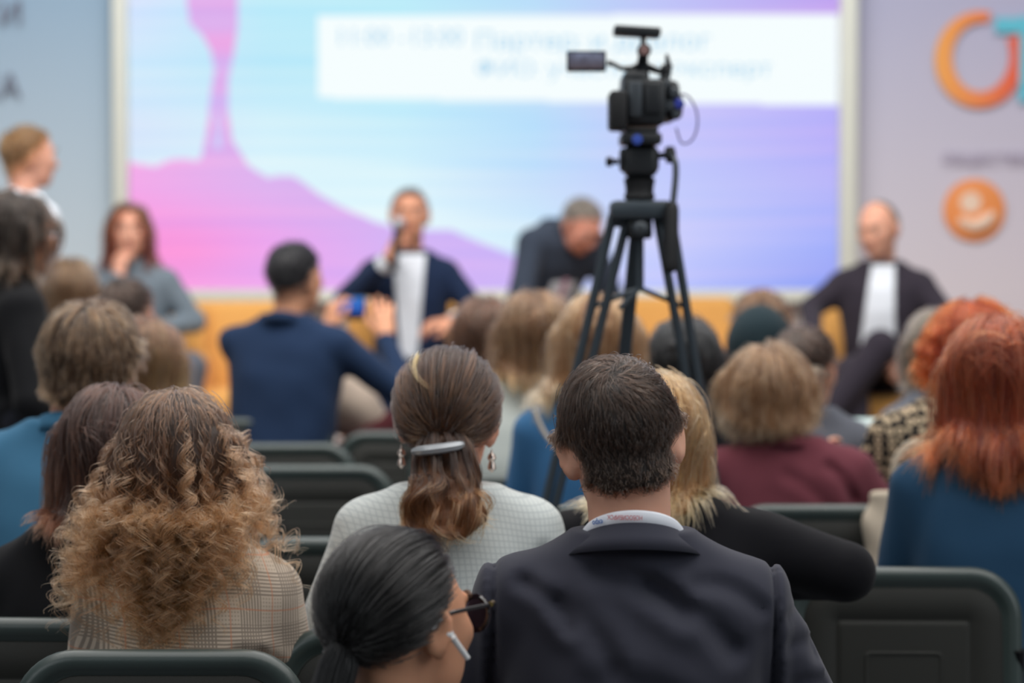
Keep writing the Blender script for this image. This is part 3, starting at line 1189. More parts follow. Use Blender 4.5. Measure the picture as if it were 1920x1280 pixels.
def hair_tied(P, mats, T, tail, n=900, m=6, radius=0.0005, seed=1, res=0.006, lift=0.010, tail_r=0.022, tail_curl=0.0, tail_wl=0.07, S=16,
              tail_n=420, tail_S=30, tail_end_r=0.03, frizz=0.0010, sag=0.0, tail_m=6, tail_c=0.0025):
    """hair combed back over the skull to the tie at T (a direction on the skull), then a tail along the points given"""
    r = np.random.default_rng(seed)
    u = scalp_roots(n, None, seed)
    T = np.array(T, float)
    T /= np.linalg.norm(T)
    k = 14
    t = np.linspace(0, 1, k)[None, :, None]
    dot = np.clip(u @ T, -0.999, 0.98)
    om = np.arccos(dot)[:, None, None]
    Pth = (np.sin((1 - t) * om) * u[:, None] + np.sin(t * om) * T) / np.sin(om)
    hgt = lift * np.sin(np.pi * np.clip(t * 0.9 + 0.1, 0, 1)) * (0.4 + 0.6 * r.random((len(u), 1, 1)))
    Q = (Pth * (CR_R + 0.003) + CR_C) + Pth * hgt
    Q[..., 2] -= (sag * np.sin(np.pi * t[..., 0]) * (1 - np.abs(u[:, None, 2])))
    Q = P.C + (Q * P.s) @ P.R.T
    G = resample(Q, S)
    K = children(G, m, 0.004, 0.0025, frizz, seed + 5, short=0.02)
    tp = P.C + P.R @ ((T * (CR_R + 0.010) + CR_C) * P.s)
    tl = np.array([tp] + [np.array(q, float) for q in tail])
    Gt = resample(tl[None], tail_S)[0]
    ang = r.random(tail_n) * 2 * np.pi
    rad = np.sqrt(r.random(tail_n))
    tt = np.linspace(0, 1, tail_S)[None, :]
    w = np.interp(tt, [0, 0.12, 0.5, 1], [tail_r * 0.55, tail_r, (tail_r + tail_end_r) / 2, tail_end_r])
    D = np.gradient(Gt, axis=0)
    D /= np.linalg.norm(D, axis=1, keepdims=True)
    A = np.cross(D, np.array([0, 1, 0.2]))
    A /= np.linalg.norm(A, axis=1, keepdims=True) + 1e-9
    B = np.cross(D, A)
    Tl = Gt[None] + A[None] * ((rad * np.cos(ang))[:, None] * w)[..., None] + B[None] * ((rad * np.sin(ang))[:, None] * w * 0.6)[..., None]
    if tail_curl:
        Tl = curl(Tl, tail_curl, tail_wl, seed + 9, 0.15, 0.15)
    Kt = children(Tl, tail_m, 0.002, tail_c, frizz, seed + 6, short=0.5)
    base = hair_volume(P.root, K, mats[1], P.C, P.R, P.s, res=res, level=0.9, blur=3)
    strands_object('strands', K, mats[0], base, radius)
    tb = hair_volume(P.root, Kt, mats[1], P.C, P.R, P.s, res=res * 0.8, level=0.9, blur=3, cap=False, name='ponytail')
    strands_object('strands', Kt, mats[0], tb, radius)
    return base, tb, tp


def patch(P, name, mat, z0, z1, w0, w1, front=True, off=0.005, x0=0.0, x1=0.0, nx=14, nz=26, parent=None, field=None, shape=None):
    """a piece of cloth lying on the clothes: half width w0 at height z0, w1 at z1"""
    g = field or P.g
    V, F = [], []
    sgn = 1 if front else -1
    for i in range(nz + 1):
        t = i / nz
        z = z0 + (z1 - z0) * t
        w = (w0 + (w1 - w0) * t) if shape is None else shape(t)
        for j in range(nx + 1):
            x = x0 + (x1 - x0) * t + w * (2 * j / nx - 1)
            ys = np.arange(0.30, -0.30, -0.002) * sgn
            pts = np.stack([np.full(len(ys), x), ys, np.full(len(ys), z)], 1)
            d = g.sample(pts)
            k = np.argmax(d < 0.0)
            y = ys[k] if (d < 0).any() else 0.0
            edge = min(1, 6 * min(j, nx - j) / nx)
            V.append((x, y + sgn * (off * (0.3 + 0.7 * edge)), z))
    k = nx + 1
    for i in range(nz):
        for j in range(nx):
            F.append((i * k + j, i * k + j + 1, (i + 1) * k + j + 1, (i + 1) * k + j))
    n = len(V)
    V += [(x, y - sgn * 0.012, z) for x, y, z in V]
    F += [tuple(q + n for q in f)[::-1] for f in F]
    rim = [j for j in range(k)] + [i * k + nx for i in range(1, nz + 1)] + [nz * k + j for j in range(nx - 1, -1, -1)] + [i * k for i in range(nz - 1, 0, -1)]
    for a, b in zip(rim, rim[1:] + rim[:1]):
        F.append((a, a + n, b + n, b))
    o = link_mesh(name, V, F, mat, parent or P.root)
    return fix_normals(o)


# ------------------------------------------------------------------ the hall: floor, walls, stage, screen
YW = 12.0
M_wall = plain('wall_paint', (222, 219, 220), 0.7, bump=0.1)
M_floor = plain('floor_carpet', (92, 92, 96), 0.95, bump=0.4, alpha_noise=0.1)
M_white = plain('white_frame_paint', (226, 230, 220), 0.5)
M_stage = plain('stage_boards', (150, 118, 84), 0.6, alpha_noise=0.15)
m = MB()
m.box((0, 5.5, -0.05), (16, 17, 0.1))
tag(m.build('floor', M_floor, smooth=False), kind='structure')
m = MB()
m.box((0, YW + 0.22, 2.6), (16, 0.2, 5.4))
tag(m.build('wall_back', M_wall, smooth=False), kind='structure')

SZ = 0.34
m = MB()
m.box((0, 10.75, SZ / 2), (9.0, 2.7, SZ), 0.01)
st = m.build('stage_platform', M_stage, smooth=False)
tag(st, 'low wooden stage platform the panel sits on in front of the screen', 'stage')


def gradient_board(name, c0, c1, x0, x1, z0, z1, y, thick, side=0.0, sc=(0, 0, 0)):
    """a printed banner whose print fades from c1 at its top to c0 lower down"""
    t = NT(name + '_print')
    vec, s = t.xyz()
    zc = at(960, 0, YW)[2]
    zl = at(960, 540, YW)[2]
    f = t.n('MapRange', {'Value': s.outputs[2], 'From Min': zl, 'From Max': zc})
    col = t.mix(f.outputs[0], lin(c0), lin(c1))
    if side:
        g = t.n('MapRange', {'Value': s.outputs[0], 'From Min': x0, 'From Max': x1})
        col = t.mix(t.math('MULTIPLY', g.outputs[0], side), col, lin(sc))
    b = t.n('BsdfPrincipled', {'Base Color': col, 'Roughness': 0.6, 'Specular IOR Level': 0.3})
    m_ = t.done(b.outputs[0])
    mb = MB()
    mb.box(((x0 + x1) / 2, y, (z0 + z1) / 2), (x1 - x0, thick, z1 - z0))
    return mb.build('board', m_, smooth=False)


xs0, xs1 = at(240, 300, YW)[0], at(1574, 300, YW)[0]
xp0, xp1 = at(215, 300, YW)[0], at(1604, 300, YW)[0]
zb = at(960, 543, YW)[2]
zfb = at(960, 566, YW)[2]
ZT = 4.1
# left banner
lb = empty('banner', ((xp0 - 1.3), YW + 0.06, 0))
tag(lb, 'blue grey printed banner with dark capital letters beside the screen', 'banner')
o = gradient_board('left_banner', (214, 224, 230), (150, 176, 200), xp0 - 2.6, xp0 + 0.005, 0.35, ZT, YW + 0.09, 0.05, 0.25, (150, 182, 205))
o.parent = lb
o.matrix_parent_inverse = lb.matrix_basis.inverted()
M_ink = plain('grey_ink', (118, 120, 138), 0.7)
rx = (math.pi / 2, 0, 0)
for body, px, py in (('И', 36, 44), ('КА', 36, 182)):
    p = at(px, py, YW)
    text_mesh('letters', body, 0.165, M_ink, lb, (p[0] - lb.location.x, -0.020, p[2]), rx, 0.003, 1.0, 'RIGHT')
# right banner
rb = empty('banner', ((xp1 + 1.5), YW + 0.06, 0))
tag(rb, 'pale lilac printed banner with an orange ring logo and an orange disc', 'banner')
o = gradient_board('right_banner', (216, 210, 218), (176, 178, 205), xp1 - 0.005, xp1 + 3.0, 0.35, ZT, YW + 0.09, 0.05, 0.30, (205, 180, 205))
o.parent = rb
o.matrix_parent_inverse = rb.matrix_basis.inverted()


def local_banner(b, px, py):
    p = at(px, py, YW)
    return p[0] - b.location.x, p[2]


def ring_logo():
    """open ring, orange running to red, thick at its lower left and thin at the gap"""
    V, F = [], []
    cx, cz = local_banner(rb, 1840, 110)
    k = 1 / (FPX / YW)
    n = 64
    for i in range(n + 1):
        a = math.radians(66 + (360 - 66 + 14 - 0) * i / n) if False else math.radians(76 + 316 * i / n)
        ro_x, ro_z = 84 * k, 90 * k
        th = (17 + 13 * abs(math.sin((a - math.radians(60)) / 2))) * k
        ri_x, ri_z = ro_x - th * 1.15, ro_z - th
        for (rx_, rz_) in ((ro_x, ro_z), (ri_x, ri_z)):
            for y in (-0.018, -0.008):
                V.append((cx + rx_ * math.cos(a), y, cz + rz_ * math.sin(a)))
    for i in range(n):
        a, b = i * 4, (i + 1) * 4
        F += [(a, b, b + 2, a + 2), (a + 1, a + 3, b + 3, b + 1), (a, a + 1, b + 1, b), (a + 2, b + 2, b + 3, a + 3)]
    F += [(0, 2, 3, 1), (n * 4, n * 4 + 1, n * 4 + 3, n * 4 + 2)]
    t = NT('ring_logo_print')
    vec, s = t.xyz()
    f = t.n('MapRange', {'Value': s.outputs[0], 'From Min': cx - 84 * k, 'From Max': cx + 84 * k})
    col = t.mix(f.outputs[0], lin((240, 168, 84)), lin((228, 84, 66)))
    mm = t.done(t.n('BsdfPrincipled', {'Base Color': col, 'Roughness': 0.6}).outputs[0])
    link_mesh('ring_logo', V, F, mm, rb, smooth=False)
    mb = MB()
    tx, tz = local_banner(rb, 1935, 46)
    mb.box((tx, -0.014, tz), (130 * k, 0.012, 28 * k))
    tx, tz = local_banner(rb, 1928, 110)
    mb.box((tx, -0.014, tz), (26 * k, 0.0115, 160 * k))
    mb.build('letter', plain('teal_print', (96, 196, 218), 0.6), rb, smooth=False)
    # orange disc with its pale emblem
    dx, dz = local_banner(rb, 1830, 393)
    mb = MB()
    mb.lathe((dx, -0.006, dz), (0, -1, 0), [(0, 58 * k), (0.008, 58 * k), (0.0085, 57.5 * k)], 48)
    d = mb.build('disc_logo', plain('orange_print', (238, 148, 82), 0.6), rb)
    mb = MB()
    ex, ez = local_banner(rb, 1823, 379)
    mb.lathe((ex, -0.0145, ez), (0, -1, 0), [(0, 20 * k), (0.003, 20 * k)], 24)
    q0 = local_banner(rb, 1800, 412)
    q1 = local_banner(rb, 1828, 424)
    q2 = local_banner(rb, 1852, 414)
    q3 = local_banner(rb, 1866, 398)
    mb.tube([(q[0], -0.016, q[1]) for q in (q0, q1, q2, q3)], [7 * k, 12 * k, 13 * k, 6 * k], 10)
    mb.build('emblem', plain('pale_print', (240, 212, 190), 0.6), d)
    p = local_banner(rb, 1770, 306)
    text_mesh('caption', 'ОБЩЕСТВЕННЫЙ ФОРУМ', 0.075, plain('mauve_ink', (168, 158, 182), 0.7), rb, (p[0], -0.020, p[1]), rx, 0.002, 1.0)


ring_logo()

# frame of the screen: two posts and the bottom rail
fr = empty('screen_frame', ((xs0 + xs1) / 2, YW, 0))
tag(fr, 'white frame of upright posts and bottom rail around the projection screen', 'frame')
for (a, b) in ((xp0, xs0), (xs1, xp1)):
    m = MB()
    m.box(((a + b) / 2 - fr.location.x, 0.0, (zfb + ZT) / 2), (b - a + 0.004, 0.10, ZT - zfb), 0.006)
    m.build('post', M_white, fr)
m = MB()
m.box((0, 0.0, (zb + zfb) / 2), (xs1 - xs0, 0.085, zb - zfb), 0.006)
m.build('rail', M_white, fr)

# the screen and its picture
PX = [240, 500, 750, 1000, 1250, 1574]
PY = [-320, 0, 130, 250, 350, 450, 545]
BG = [[(215, 228, 255), (190, 232, 250), (190, 235, 250), (195, 222, 250), (195, 195, 248), (195, 165, 240)],
      [(215, 228, 255), (190, 236, 250), (186, 236, 250), (190, 224, 250), (196, 198, 248), (196, 164, 240)],
      [(208, 234, 253), (190, 234, 250), (190, 238, 250), (190, 222, 250), (200, 200, 250), (184, 178, 250)],
      [(216, 230, 252), (214, 242, 252), (202, 238, 252), (186, 224, 252), (200, 200, 252), (186, 176, 250)],
      [(218, 238, 252), (224, 246, 253), (222, 246, 253), (200, 224, 252), (194, 204, 253), (184, 182, 250)],
      [(220, 238, 252), (224, 246, 253), (232, 250, 255), (214, 240, 253), (206, 208, 253), (168, 178, 252)],
      [(220, 238, 252), (224, 246, 253), (220, 224, 255), (200, 208, 253), (190, 198, 255), (146, 160, 245)]]
MT = [[(240, 176, 232), (216, 182, 240), (210, 180, 240), (204, 180, 244), (200, 180, 244), (200, 180, 244)]] * 4 + \
     [[(246, 170, 234), (224, 180, 240), (210, 180, 240), (204, 186, 246), (200, 184, 246), (200, 184, 246)],
      [(250, 150, 222), (236, 166, 238), (214, 182, 246), (204, 180, 248), (200, 184, 250), (200, 184, 246)],
      [(250, 160, 226), (236, 170, 240), (216, 176, 246), (206, 184, 248), (200, 184, 250), (200, 184, 246)]]


def bil(T, x, y):
    T = np.array(T, float)
    xi = np.interp(x, PX, range(len(PX)))
    yi = np.interp(y, PY, range(len(PY)))
    i, j = np.minimum(xi.astype(int), len(PX) - 2), np.minimum(yi.astype(int), len(PY) - 2)
    fx, fy = (xi - i)[:, None], (yi - j)[:, None]
    return (T[j, i] * (1 - fx) + T[j, i + 1] * fx) * (1 - fy) + (T[j + 1, i] * (1 - fx) + T[j + 1, i + 1] * fx) * fy


def inpoly(px, py, poly):
    ins = np.zeros(len(px), bool)
    n = len(poly)
    for i in range(n):
        x0, y0 = poly[i]
        x1, y1 = poly[(i + 1) % n]
        c = ((y0 > py) != (y1 > py)) & (px < (x1 - x0) * (py - y0) / (y1 - y0 + 1e-9) + x0)
        ins ^= c
    return ins


def make_screen():
    nx, ny = 440, 300
    X = np.linspace(236, 1580, nx)
    Y = np.linspace(-320, 545, ny)
    gx, gy = np.meshgrid(X, Y)
    x, y = gx.ravel(), gy.ravel()
    c = bil(BG, x, y)
    mount = [(200, 600), (200, 300), (240, 302), (262, 308), (290, 312), (310, 302), (330, 297), (368, 300), (385, 290), (440, 290), (470, 314),
             (500, 332), (520, 330), (545, 328), (565, 340), (600, 366), (640, 388), (700, 415), (760, 432), (820, 430), (850, 432),
             (880, 446), (910, 458), (950, 474), (1000, 494), (1040, 520), (1080, 600)]
    fig = [(352, -330), (350, 0), (356, 45), (380, 65), (395, 95), (402, 130), (393, 180), (388, 240), (375, 300), (462, 305), (434, 262), (426, 200),
           (428, 150), (438, 100), (444, 60), (447, 0), (446, -330)]
    gap = [(404, 212), (413, 212), (416, 278), (400, 278)]
    mm = inpoly(x, y, mount)
    ff = inpoly(x, y, fig)
    gg = inpoly(x, y, gap)
    cm = bil(MT, x, y)
    hot = np.exp(-(((x - 330) / 90) ** 2 + ((y - 478) / 50) ** 2))[:, None]
    cm = cm * (1 - 0.5 * hot) + np.array([255, 150, 215]) * 0.5 * hot
    cf = np.array([236, 168, 230]) + 0 * cm
    t = (0.5 + 0.5 * np.sin(y / 17.0) * np.cos(y / 41.0 + 1))[:, None]
    cf = cf * t + np.array([212, 184, 244]) * (1 - t)
    c = np.where(mm[:, None], cm, c)
    c = np.where(ff[:, None] & ~mm[:, None], cf, c)
    c = np.where((gg & ff)[:, None], np.array([206, 206, 252]), c)
    # broad horizontal bands of the gradient picture
    band = 5.0 * np.sin(y / 9.0 + 2.2 * np.sin(x / 260.0)) * np.sin(y / 31.0 + 1.1) + 3.0 * np.sin(y / 5.3 + x / 300.0)
    c = c + band[:, None] * np.array([1.0, 0.35, -0.1])
    box = (x > 597) & (x < 1572) & (y > 30 - 5 * (x - 597) / 975) & (y < 183 + 14 * (x - 597) / 975)
    c = np.where(box[:, None], np.array([246, 254, 255]), c)
    c = np.clip(c, 0, 255) / 255
    cl = np.where(c <= 0.04045, c / 12.92, ((c + 0.055) / 1.055) ** 2.4)
    P0, P1 = at(236, -320, YW), at(1580, 545, YW)
    xx = np.array([at(v, 300, YW)[0] for v in X])
    zz = np.array([at(960, v, YW)[2] for v in Y])
    wx, wz = np.meshgrid(xx, zz)
    V = np.stack([wx.ravel() - fr.location.x, np.zeros(nx * ny), wz.ravel()], 1)
    i = np.arange(nx * ny).reshape(ny, nx)
    F = np.stack([i[:-1, :-1].ravel(), i[1:, :-1].ravel(), i[1:, 1:].ravel(), i[:-1, 1:].ravel()], 1)
    t = NT('screen_picture')
    a = t.n('Attribute', attribute_name='picture')
    e = t.n('Emission', {'Color': a.outputs['Color'], 'Strength': 1.0})
    mat = t.done(e.outputs[0])
    root = empty('projection_screen', (fr.location.x, YW + 0.03, 0))
    tag(root, 'large glowing screen with a pink figure on a mountain and a white text box', 'screen')
    o = link_mesh('picture', V, F, mat, root, smooth=False)
    at_ = o.data.color_attributes.new('picture', 'FLOAT_COLOR', 'POINT')
    at_.data.foreach_set('color', np.concatenate([cl, np.ones((len(cl), 1))], 1).astype(np.float32).ravel())
    m_ = MB()
    m_.box((0, 0.045, (zb + ZT) / 2), (xs1 - xs0 - 0.01, 0.07, ZT - zb - 0.02))
    m_.build('screen_panel', plain('screen_back', (40, 40, 44), 0.6), root, smooth=False)
    tx = NT('screen_text')
    mt = tx.done(tx.n('Emission', {'Color': lin((176, 216, 240)), 'Strength': 1.0}).outputs[0])
    mt.name = 'screen_text'
    for body, px, py, sz, w in (('11:00 - 13:00', 636, 84, 0.125, 1.0), ('Партер: и диалог', 893, 92, 0.125, 1.15), ('ФИО: участие и эксперт', 893, 142, 0.11, 1.15)):
        p = at(px, py, YW)
        text_mesh('text_line', body, sz, mt, root, (p[0] - root.location.x, -0.006, p[2]), rx, 0.0005, w)


make_screen()

# ------------------------------------------------------------------ chairs
M_chair = plain('dark_green_plastic', (54, 66, 64), 0.36, spec=0.6, bump=0.08, bscale=400)
M_chair_in = plain('dark_back_panel', (42, 43, 40), 0.6, spec=0.3, bump=0.2, bscale=500)
M_tube = plain('black_steel_tube', (30, 32, 33), 0.35, metal=0.6)


def rounded(w, h, r, n=10, top_r=None):
    """outline of a panel with rounded corners, counter-clockwise from the bottom right"""
    tr = top_r or r
    pts = []
    for (cx, cz, a0, rr) in ((w / 2 - r, -h / 2 + r, -90, r), (w / 2 - tr, h / 2 - tr, 0, tr), (-w / 2 + tr, h / 2 - tr, 90, tr), (-w / 2 + r, -h / 2 + r, 180, r)):
        for i in range(n + 1):
            a = math.radians(a0 + 90 * i / n)
            pts.append((cx + rr * math.cos(a), cz + rr * math.sin(a)))
    return pts


def shell(prof, w, h, r, tr, n=10, curve=0.0):
    """panel from rings: prof = [(inset, y)] from the front centre round the rim to the back centre"""
    V, F = [], []
    rings = []
    for (ins, y) in prof:
        o = rounded(max(w - 2 * ins, 0.02), max(h - 2 * ins, 0.02), max(r - ins, 0.008), n, max(tr - ins, 0.008))
        base = len(V)
        for (x, z) in o:
            V.append((x, y + curve * (x / (w / 2)) ** 2, z))
        rings.append((base, len(o)))
    for (b0, k), (b1, _) in zip(rings, rings[1:]):
        for i in range(k):
            F.append((b0 + i, b0 + (i + 1) % k, b1 + (i + 1) % k, b1 + i))
    b0, k = rings[0]
    F.append(tuple(b0 + i for i in range(k)))
    b0, k = rings[-1]
    F.append(tuple(b0 + i for i in range(k))[::-1])
    return V, F


def fix_normals(o):
    bm = bmesh.new()
    bm.from_mesh(o.data)
    bmesh.ops.recalc_face_normals(bm, faces=bm.faces)
    bm.to_mesh(o.data)
    bm.free()
    return o


def make_chair():
    """plastic folding chair; origin on the floor under the back edge of the seat, facing +y"""
    root = empty('folding_chair')
    V, F = shell([(0.06, 0.006), (0.030, 0.004), (0.008, 0.010), (0.0, 0.022), (-0.002, 0.034), (0.0, 0.044), (0.006, 0.052), (0.016, 0.055), (0.028, 0.050), (0.034, 0.044), (0.042, 0.042)][::-1],
                 0.445, 0.40, 0.05, 0.095, 10, 0.0)
    V = [(x, -y, z) for x, y, z in V]
    b = fix_normals(link_mesh('backrest', V, F, M_chair, root))
    b.location = (0, 0.0, 0.82 - 0.195)
    b.rotation_euler = (math.radians(-8), 0, 0)
    V, F = shell([(0.0, 0.0), (0.004, 0.004), (0.060, 0.004), (0.063, 0.001), (0.066, 0.004), (0.075, 0.005)], 0.376, 0.33, 0.03, 0.068, 8, 0.0)
    V = [(x, -0.0415 - y, z) for x, y, z in V]
    p = fix_normals(link_mesh('back_panel', V, F, M_chair_in, b))
    V, F = shell([(0.0, 0.0), (0.003, 0.003), (0.007, 0.003), (0.010, 0.0)], 0.15, 0.13, 0.012, 0.012, 4)
    V = [(x - 0.0, -0.0455 - y, z - 0.02) for x, y, z in V]
    fix_normals(link_mesh('embossed_mark', V, F, M_chair_in, b))
    V, F = shell([(0.05, 0.004), (0.02, 0.0), (0.004, 0.006), (0.0, 0.016), (0.004, 0.026), (0.03, 0.03)], 0.43, 0.42, 0.06, 0.06, 8)
    V = [(x, z + 0.19, -y + 0.45 - 0.0) for x, y, z in V]
    fix_normals(link_mesh('seat', V, F, M_chair, root))
    for q in (-1, 1):
        m_ = MB()
        m_.tube([(q * 0.215, -0.045, 0.80 - 0.12), (q * 0.222, 0.04, 0.46), (q * 0.225, 0.37, 0.012)], 0.011, 10)
        m_.build('leg', M_tube, root)
        m_ = MB()
        m_.tube([(q * 0.205, 0.30, 0.425), (q * 0.205, -0.03, 0.012)], 0.011, 10)
        m_.build('leg', M_tube, root)
    m_ = MB()
    m_.tube([(-0.205, 0.05, 0.12), (0.205, 0.05, 0.12)], 0.008, 8)
    m_.tube([(-0.222, 0.28, 0.13), (0.222, 0.28, 0.13)], 0.008, 8)
    m_.build('stretcher', M_tube, root)
    return root


CHAIR0 = make_chair()
chair_used = [False]
chair_i = [0]


def chair(x, y, yaw, label, top=None):
    o = CHAIR0 if not chair_used[0] else copy_tree(CHAIR0)
    chair_used[0] = True
    o.location = (x, y, 0)
    o.rotation_euler = (0, 0, math.radians(yaw))
    tag(o, label, 'chair', 'dark folding chairs of the audience')
    if top:
        o.scale = (1, 1, top / 0.82)
    return o


def chair_px(px, py, yaw, label, z=0.82, half=0):
    """chair whose back top edge shows at px (its middle), py"""
    Y = 3.0
    for _ in range(30):
        zz = at(px, py, Y)[2]
        Y *= 1 + (zz - z) * 0.9
    p = at(px, py, Y)
    return chair(p[0], p[1] + 0.03, yaw, label)


def chair_under(P, label, back=0.24, yaw=None):
    r = P.root
    a = r.rotation_euler.z if yaw is None else math.radians(yaw)
    off = rz2(a) @ np.array([0, -back])
    return chair(r.location.x + off[0], r.location.y + off[1], math.degrees(a), label)


chair_px(297, 1234, 0, 'dark green chair directly behind the curly haired woman in the checked blazer')
chair_px(18, 1172, -2, 'dark green chair at the lower left edge behind the woman in black')
chair_px(770, 1189, 0, 'dark green chair behind the woman in the pale grey blazer')
chair_px(1695, 1075, -2, 'large dark green chair back with embossed panel behind the woman in the blue dress')
chair_px(1545, 955, -1, 'dark chair behind the woman in the maroon blazer')
chair_px(585, 880, 0, 'empty dark chair left of the pale grey blazer, nearest of its column')
chair_px(525, 838, 2, 'middle one of three empty chairs behind the navy suited man')
chair_px(500, 790, 2, 'empty chair closest to the navy suited man with the phone')
chair_px(762, 815, -6, 'empty dark chair left of the barrette head, behind the beige coat')
chair_px(640, 1018, 0, 'chair showing between the curly hair and the pale grey blazer')


def seat_people(rows):
    for P, what in rows:
        chair_under(P, what)


# ------------------------------------------------------------------ people of the audience and the panel
SK = skin('skin_fair', (220, 172, 148))
SK2 = skin('skin_tan', (214, 160, 128))
SK3 = skin('skin_rosy', (218, 166, 144))
EYE = (plain('eye_white', (225, 220, 215), 0.3), plain('iris_brown', (60, 42, 32), 0.2))
LIP = plain('lip_rose', (190, 104, 96), 0.5)
BROW = plain('brow_hair', (84, 62, 48), 0.8)
M_trouser = fabric('charcoal_trouser_cloth', (44, 46, 54))
M_jean = fabric('blue_jeans', (48, 70, 98))
M_shoe = plain('black_shoe_leather', (24, 23, 24), 0.3)

H_dark = hair_mats('near_black_hair', (34, 27, 24), (58, 46, 40), zr=(1.1, 1.3), rough=0.32)
H_hero = hair_mats('dark_brown_short_hair', (40, 29, 24), (78, 60, 49), streak=(110, 88, 74), samount=0.10, zr=(1.0, 1.3), bias=0.6, rough=0.3)

# --- the man in the dark suit, in focus
M_suit = fabric('charcoal_navy_suit_cloth', (62, 63, 74), (50, 51, 62), weave=1400, sheen=0.15, bump=0.12)
hero = Person('man in charcoal navy suit seen from behind with short dark hair and white lanyard', 1136, 666, 3.34, yaw=0, head=(2, 14, -9), hx=-0.015,
              lean=0.03, s=0.965, sh=0.214, drop=0.284, top=M_suit, legs=M_trouser, skin_m=SK, res=0.0062, bodyres=0.0055, slope=0.048, shoes=M_shoe,
              sleeve_seam=True, fold=0.0022, pad=0.014, neckfwd=0.035, neck=0.058, tilt=0.004,
              creases=[(-0.045, 1.010, 0.06, 0.955, 0.014, 0.0100), (0.02, 0.985, 0.13, 0.905, 0.015, 0.0095), (-0.10, 0.965, -0.03, 0.885, 0.015, 0.0088),
                       (-0.15, 0.99, -0.09, 0.935, 0.010, 0.0068), (0.08, 0.99, 0.17, 0.955, 0.010, 0.0051), (-0.05, 0.86, 0.07, 0.83, 0.02, 0.0085), (0.215, 0.90, 0.255, 0.880, 0.010, 0.0048),
                       (0.222, 0.845, 0.275, 0.825, 0.010, 0.0048), (0.21, 0.94, 0.245, 0.93, 0.008, 0.003)],
              arms={'R': ((0.278, 0.11, 0.735), (0.13, 0.33, 0.63), dict(D=(-0.5, 0.85, -0.2), N=(0, 0.2, 1), curl=20)),
                    'L': ((-0.262, 0.13, 0.735), (-0.10, 0.34, 0.63), dict(D=(0.5, 0.85, -0.2), N=(0, 0.2, 1), curl=20))})
hero.collar(M_suit, h=0.034, rx=0.068, ry=0.060, flare=0.032, z=at(1190, 970, 3.26)[2], span=125, dip=0.06, name='suit_collar')
# lanyard band above the collar
M_lany = plain('white_lanyard_band', (236, 240, 248), 0.5)
ly = hero.collar(M_lany, h=0.030, rx=0.0655, ry=0.0585, flare=-0.004, z=at(1190, 950, 3.26)[2], span=120, dip=0.07, name='lanyard', thick=0.001)
hair_short(hero, H_hero, n=2600, m=10, L=0.040, topL=0.062, nape=0.013, swirl=1.0, w=(-0.02, -0.76, 0.62), lift=lambda u: np.interp(u[:, 2], [-0.6, 0.2, 0.8], [0.0, 0.05, 0.28]),
           radius=0.00040, vol=(0.001, 0.004), seed=3, mask=lambda u: ~((np.abs(u[:, 0]) > 0.80) & (u[:, 2] < -0.10) & (u[:, 1] > -0.42)), res=0.0050, S=12, clump=0.0012, frizz=0.0006, grav=0.30,
           capz=([-1.2, -0.9, -0.55, -0.25, 0.10, 0.35, 0.60, 0.80, 1], [-0.80, -0.80, -0.78, -0.52, -0.12, 0.36, 0.66, 0.88, 2]))

# --- the curly haired woman in the checked blazer
M_glen = check_fabric('glen_check_wool', (196, 180, 162), (84, 74, 68), over=(196, 124, 88), period=0.082, fine=0.0056, block=0.5, amount=0.62)
H_curl = hair_mats('curly_golden_brown_hair', (76, 55, 44), (206, 144, 104), streak=(146, 96, 68), samount=0.35, bias=0.62, zr=(0.75, 1.15), rough=0.3)
curly = Person('woman with long curly golden brown hair in a beige checked blazer', 330, 720, 3.90, yaw=0, head=(0, 8, 0), lean=0.05, fem=True, s=0.96,
               sh=0.182, drop=0.285, top=M_glen, legs=M_trouser, skin_m=SK, res=0.0070, slope=0.05, shoes=M_shoe, fold=0.003, hx=-0.022, sleeve_seam=False, pad=0.022,
               creases=[(0.09, 0.80, 0.15, 0.77, 0.010, 0.006), (0.03, 0.70, 0.10, 0.675, 0.014, 0.004), (-0.12, 0.76, -0.04, 0.73, 0.012, 0.005),
                        (0.125, 0.80, 0.14, 0.60, 0.006, 0.004)])
hair_long(curly, H_curl, n=480, m=15, ends=1190, vpow=2.4, extra=0.06, grav=0.36, vol=(0.003, 0.078), w=(0.0, -0.15, 1.0), side=0.2,
          back=0.5, lift=0.08, keep=0.72, curl_amp=0.0135, curl_wl=0.043, curl_start=0.12, radius=0.00055, seed=5, res=0.0075, steps=34, S=72, r0=0.008, r1=0.0019,
          frizz=0.0012, short=0.25, fly=1.0, Lvar=0.48)

# --- woman with the barrette
M_pale = check_fabric('pale_grey_check', (206, 212, 210), (150, 160, 164), period=0.05, fine=0.0098, amount=0.42, fullgrid=True, line=0.2)
H_barr = hair_mats('brown_tied_hair', (44, 31, 26), (184, 126, 84), streak=(104, 70, 50), samount=0.15, bias=0.85, zr=(1.0, 1.2), rough=0.3)
barr = Person('woman in a pale grey checked blazer with brown hair tied by a barrette', 846, 648, 4.12, yaw=0, head=(-6, 6, 2), lean=0.06, fem=True, s=0.97,
              sh=0.192, drop=0.262, top=M_pale, legs=M_trouser, skin_m=SK3, res=0.0075, slope=0.03, shoes=M_shoe, fold=0.002, pad=0.020,
              creases=[(-0.16, 0.93, -0.13, 0.80, 0.010, 0.005), (0.16, 0.93, 0.13, 0.82, 0.010, 0.004)],
              arms={'L': ((-0.235, 0.05, 0.71), (-0.10, 0.30, 0.63), dict(D=(0.4, 0.9, -0.2), N=(0, 0.2, 1), curl=20)),
                    'R': ((0.225, 0.06, 0.72), (0.10, 0.30, 0.63), dict(D=(-0.4, 0.9, -0.2), N=(0, 0.2, 1), curl=20))})
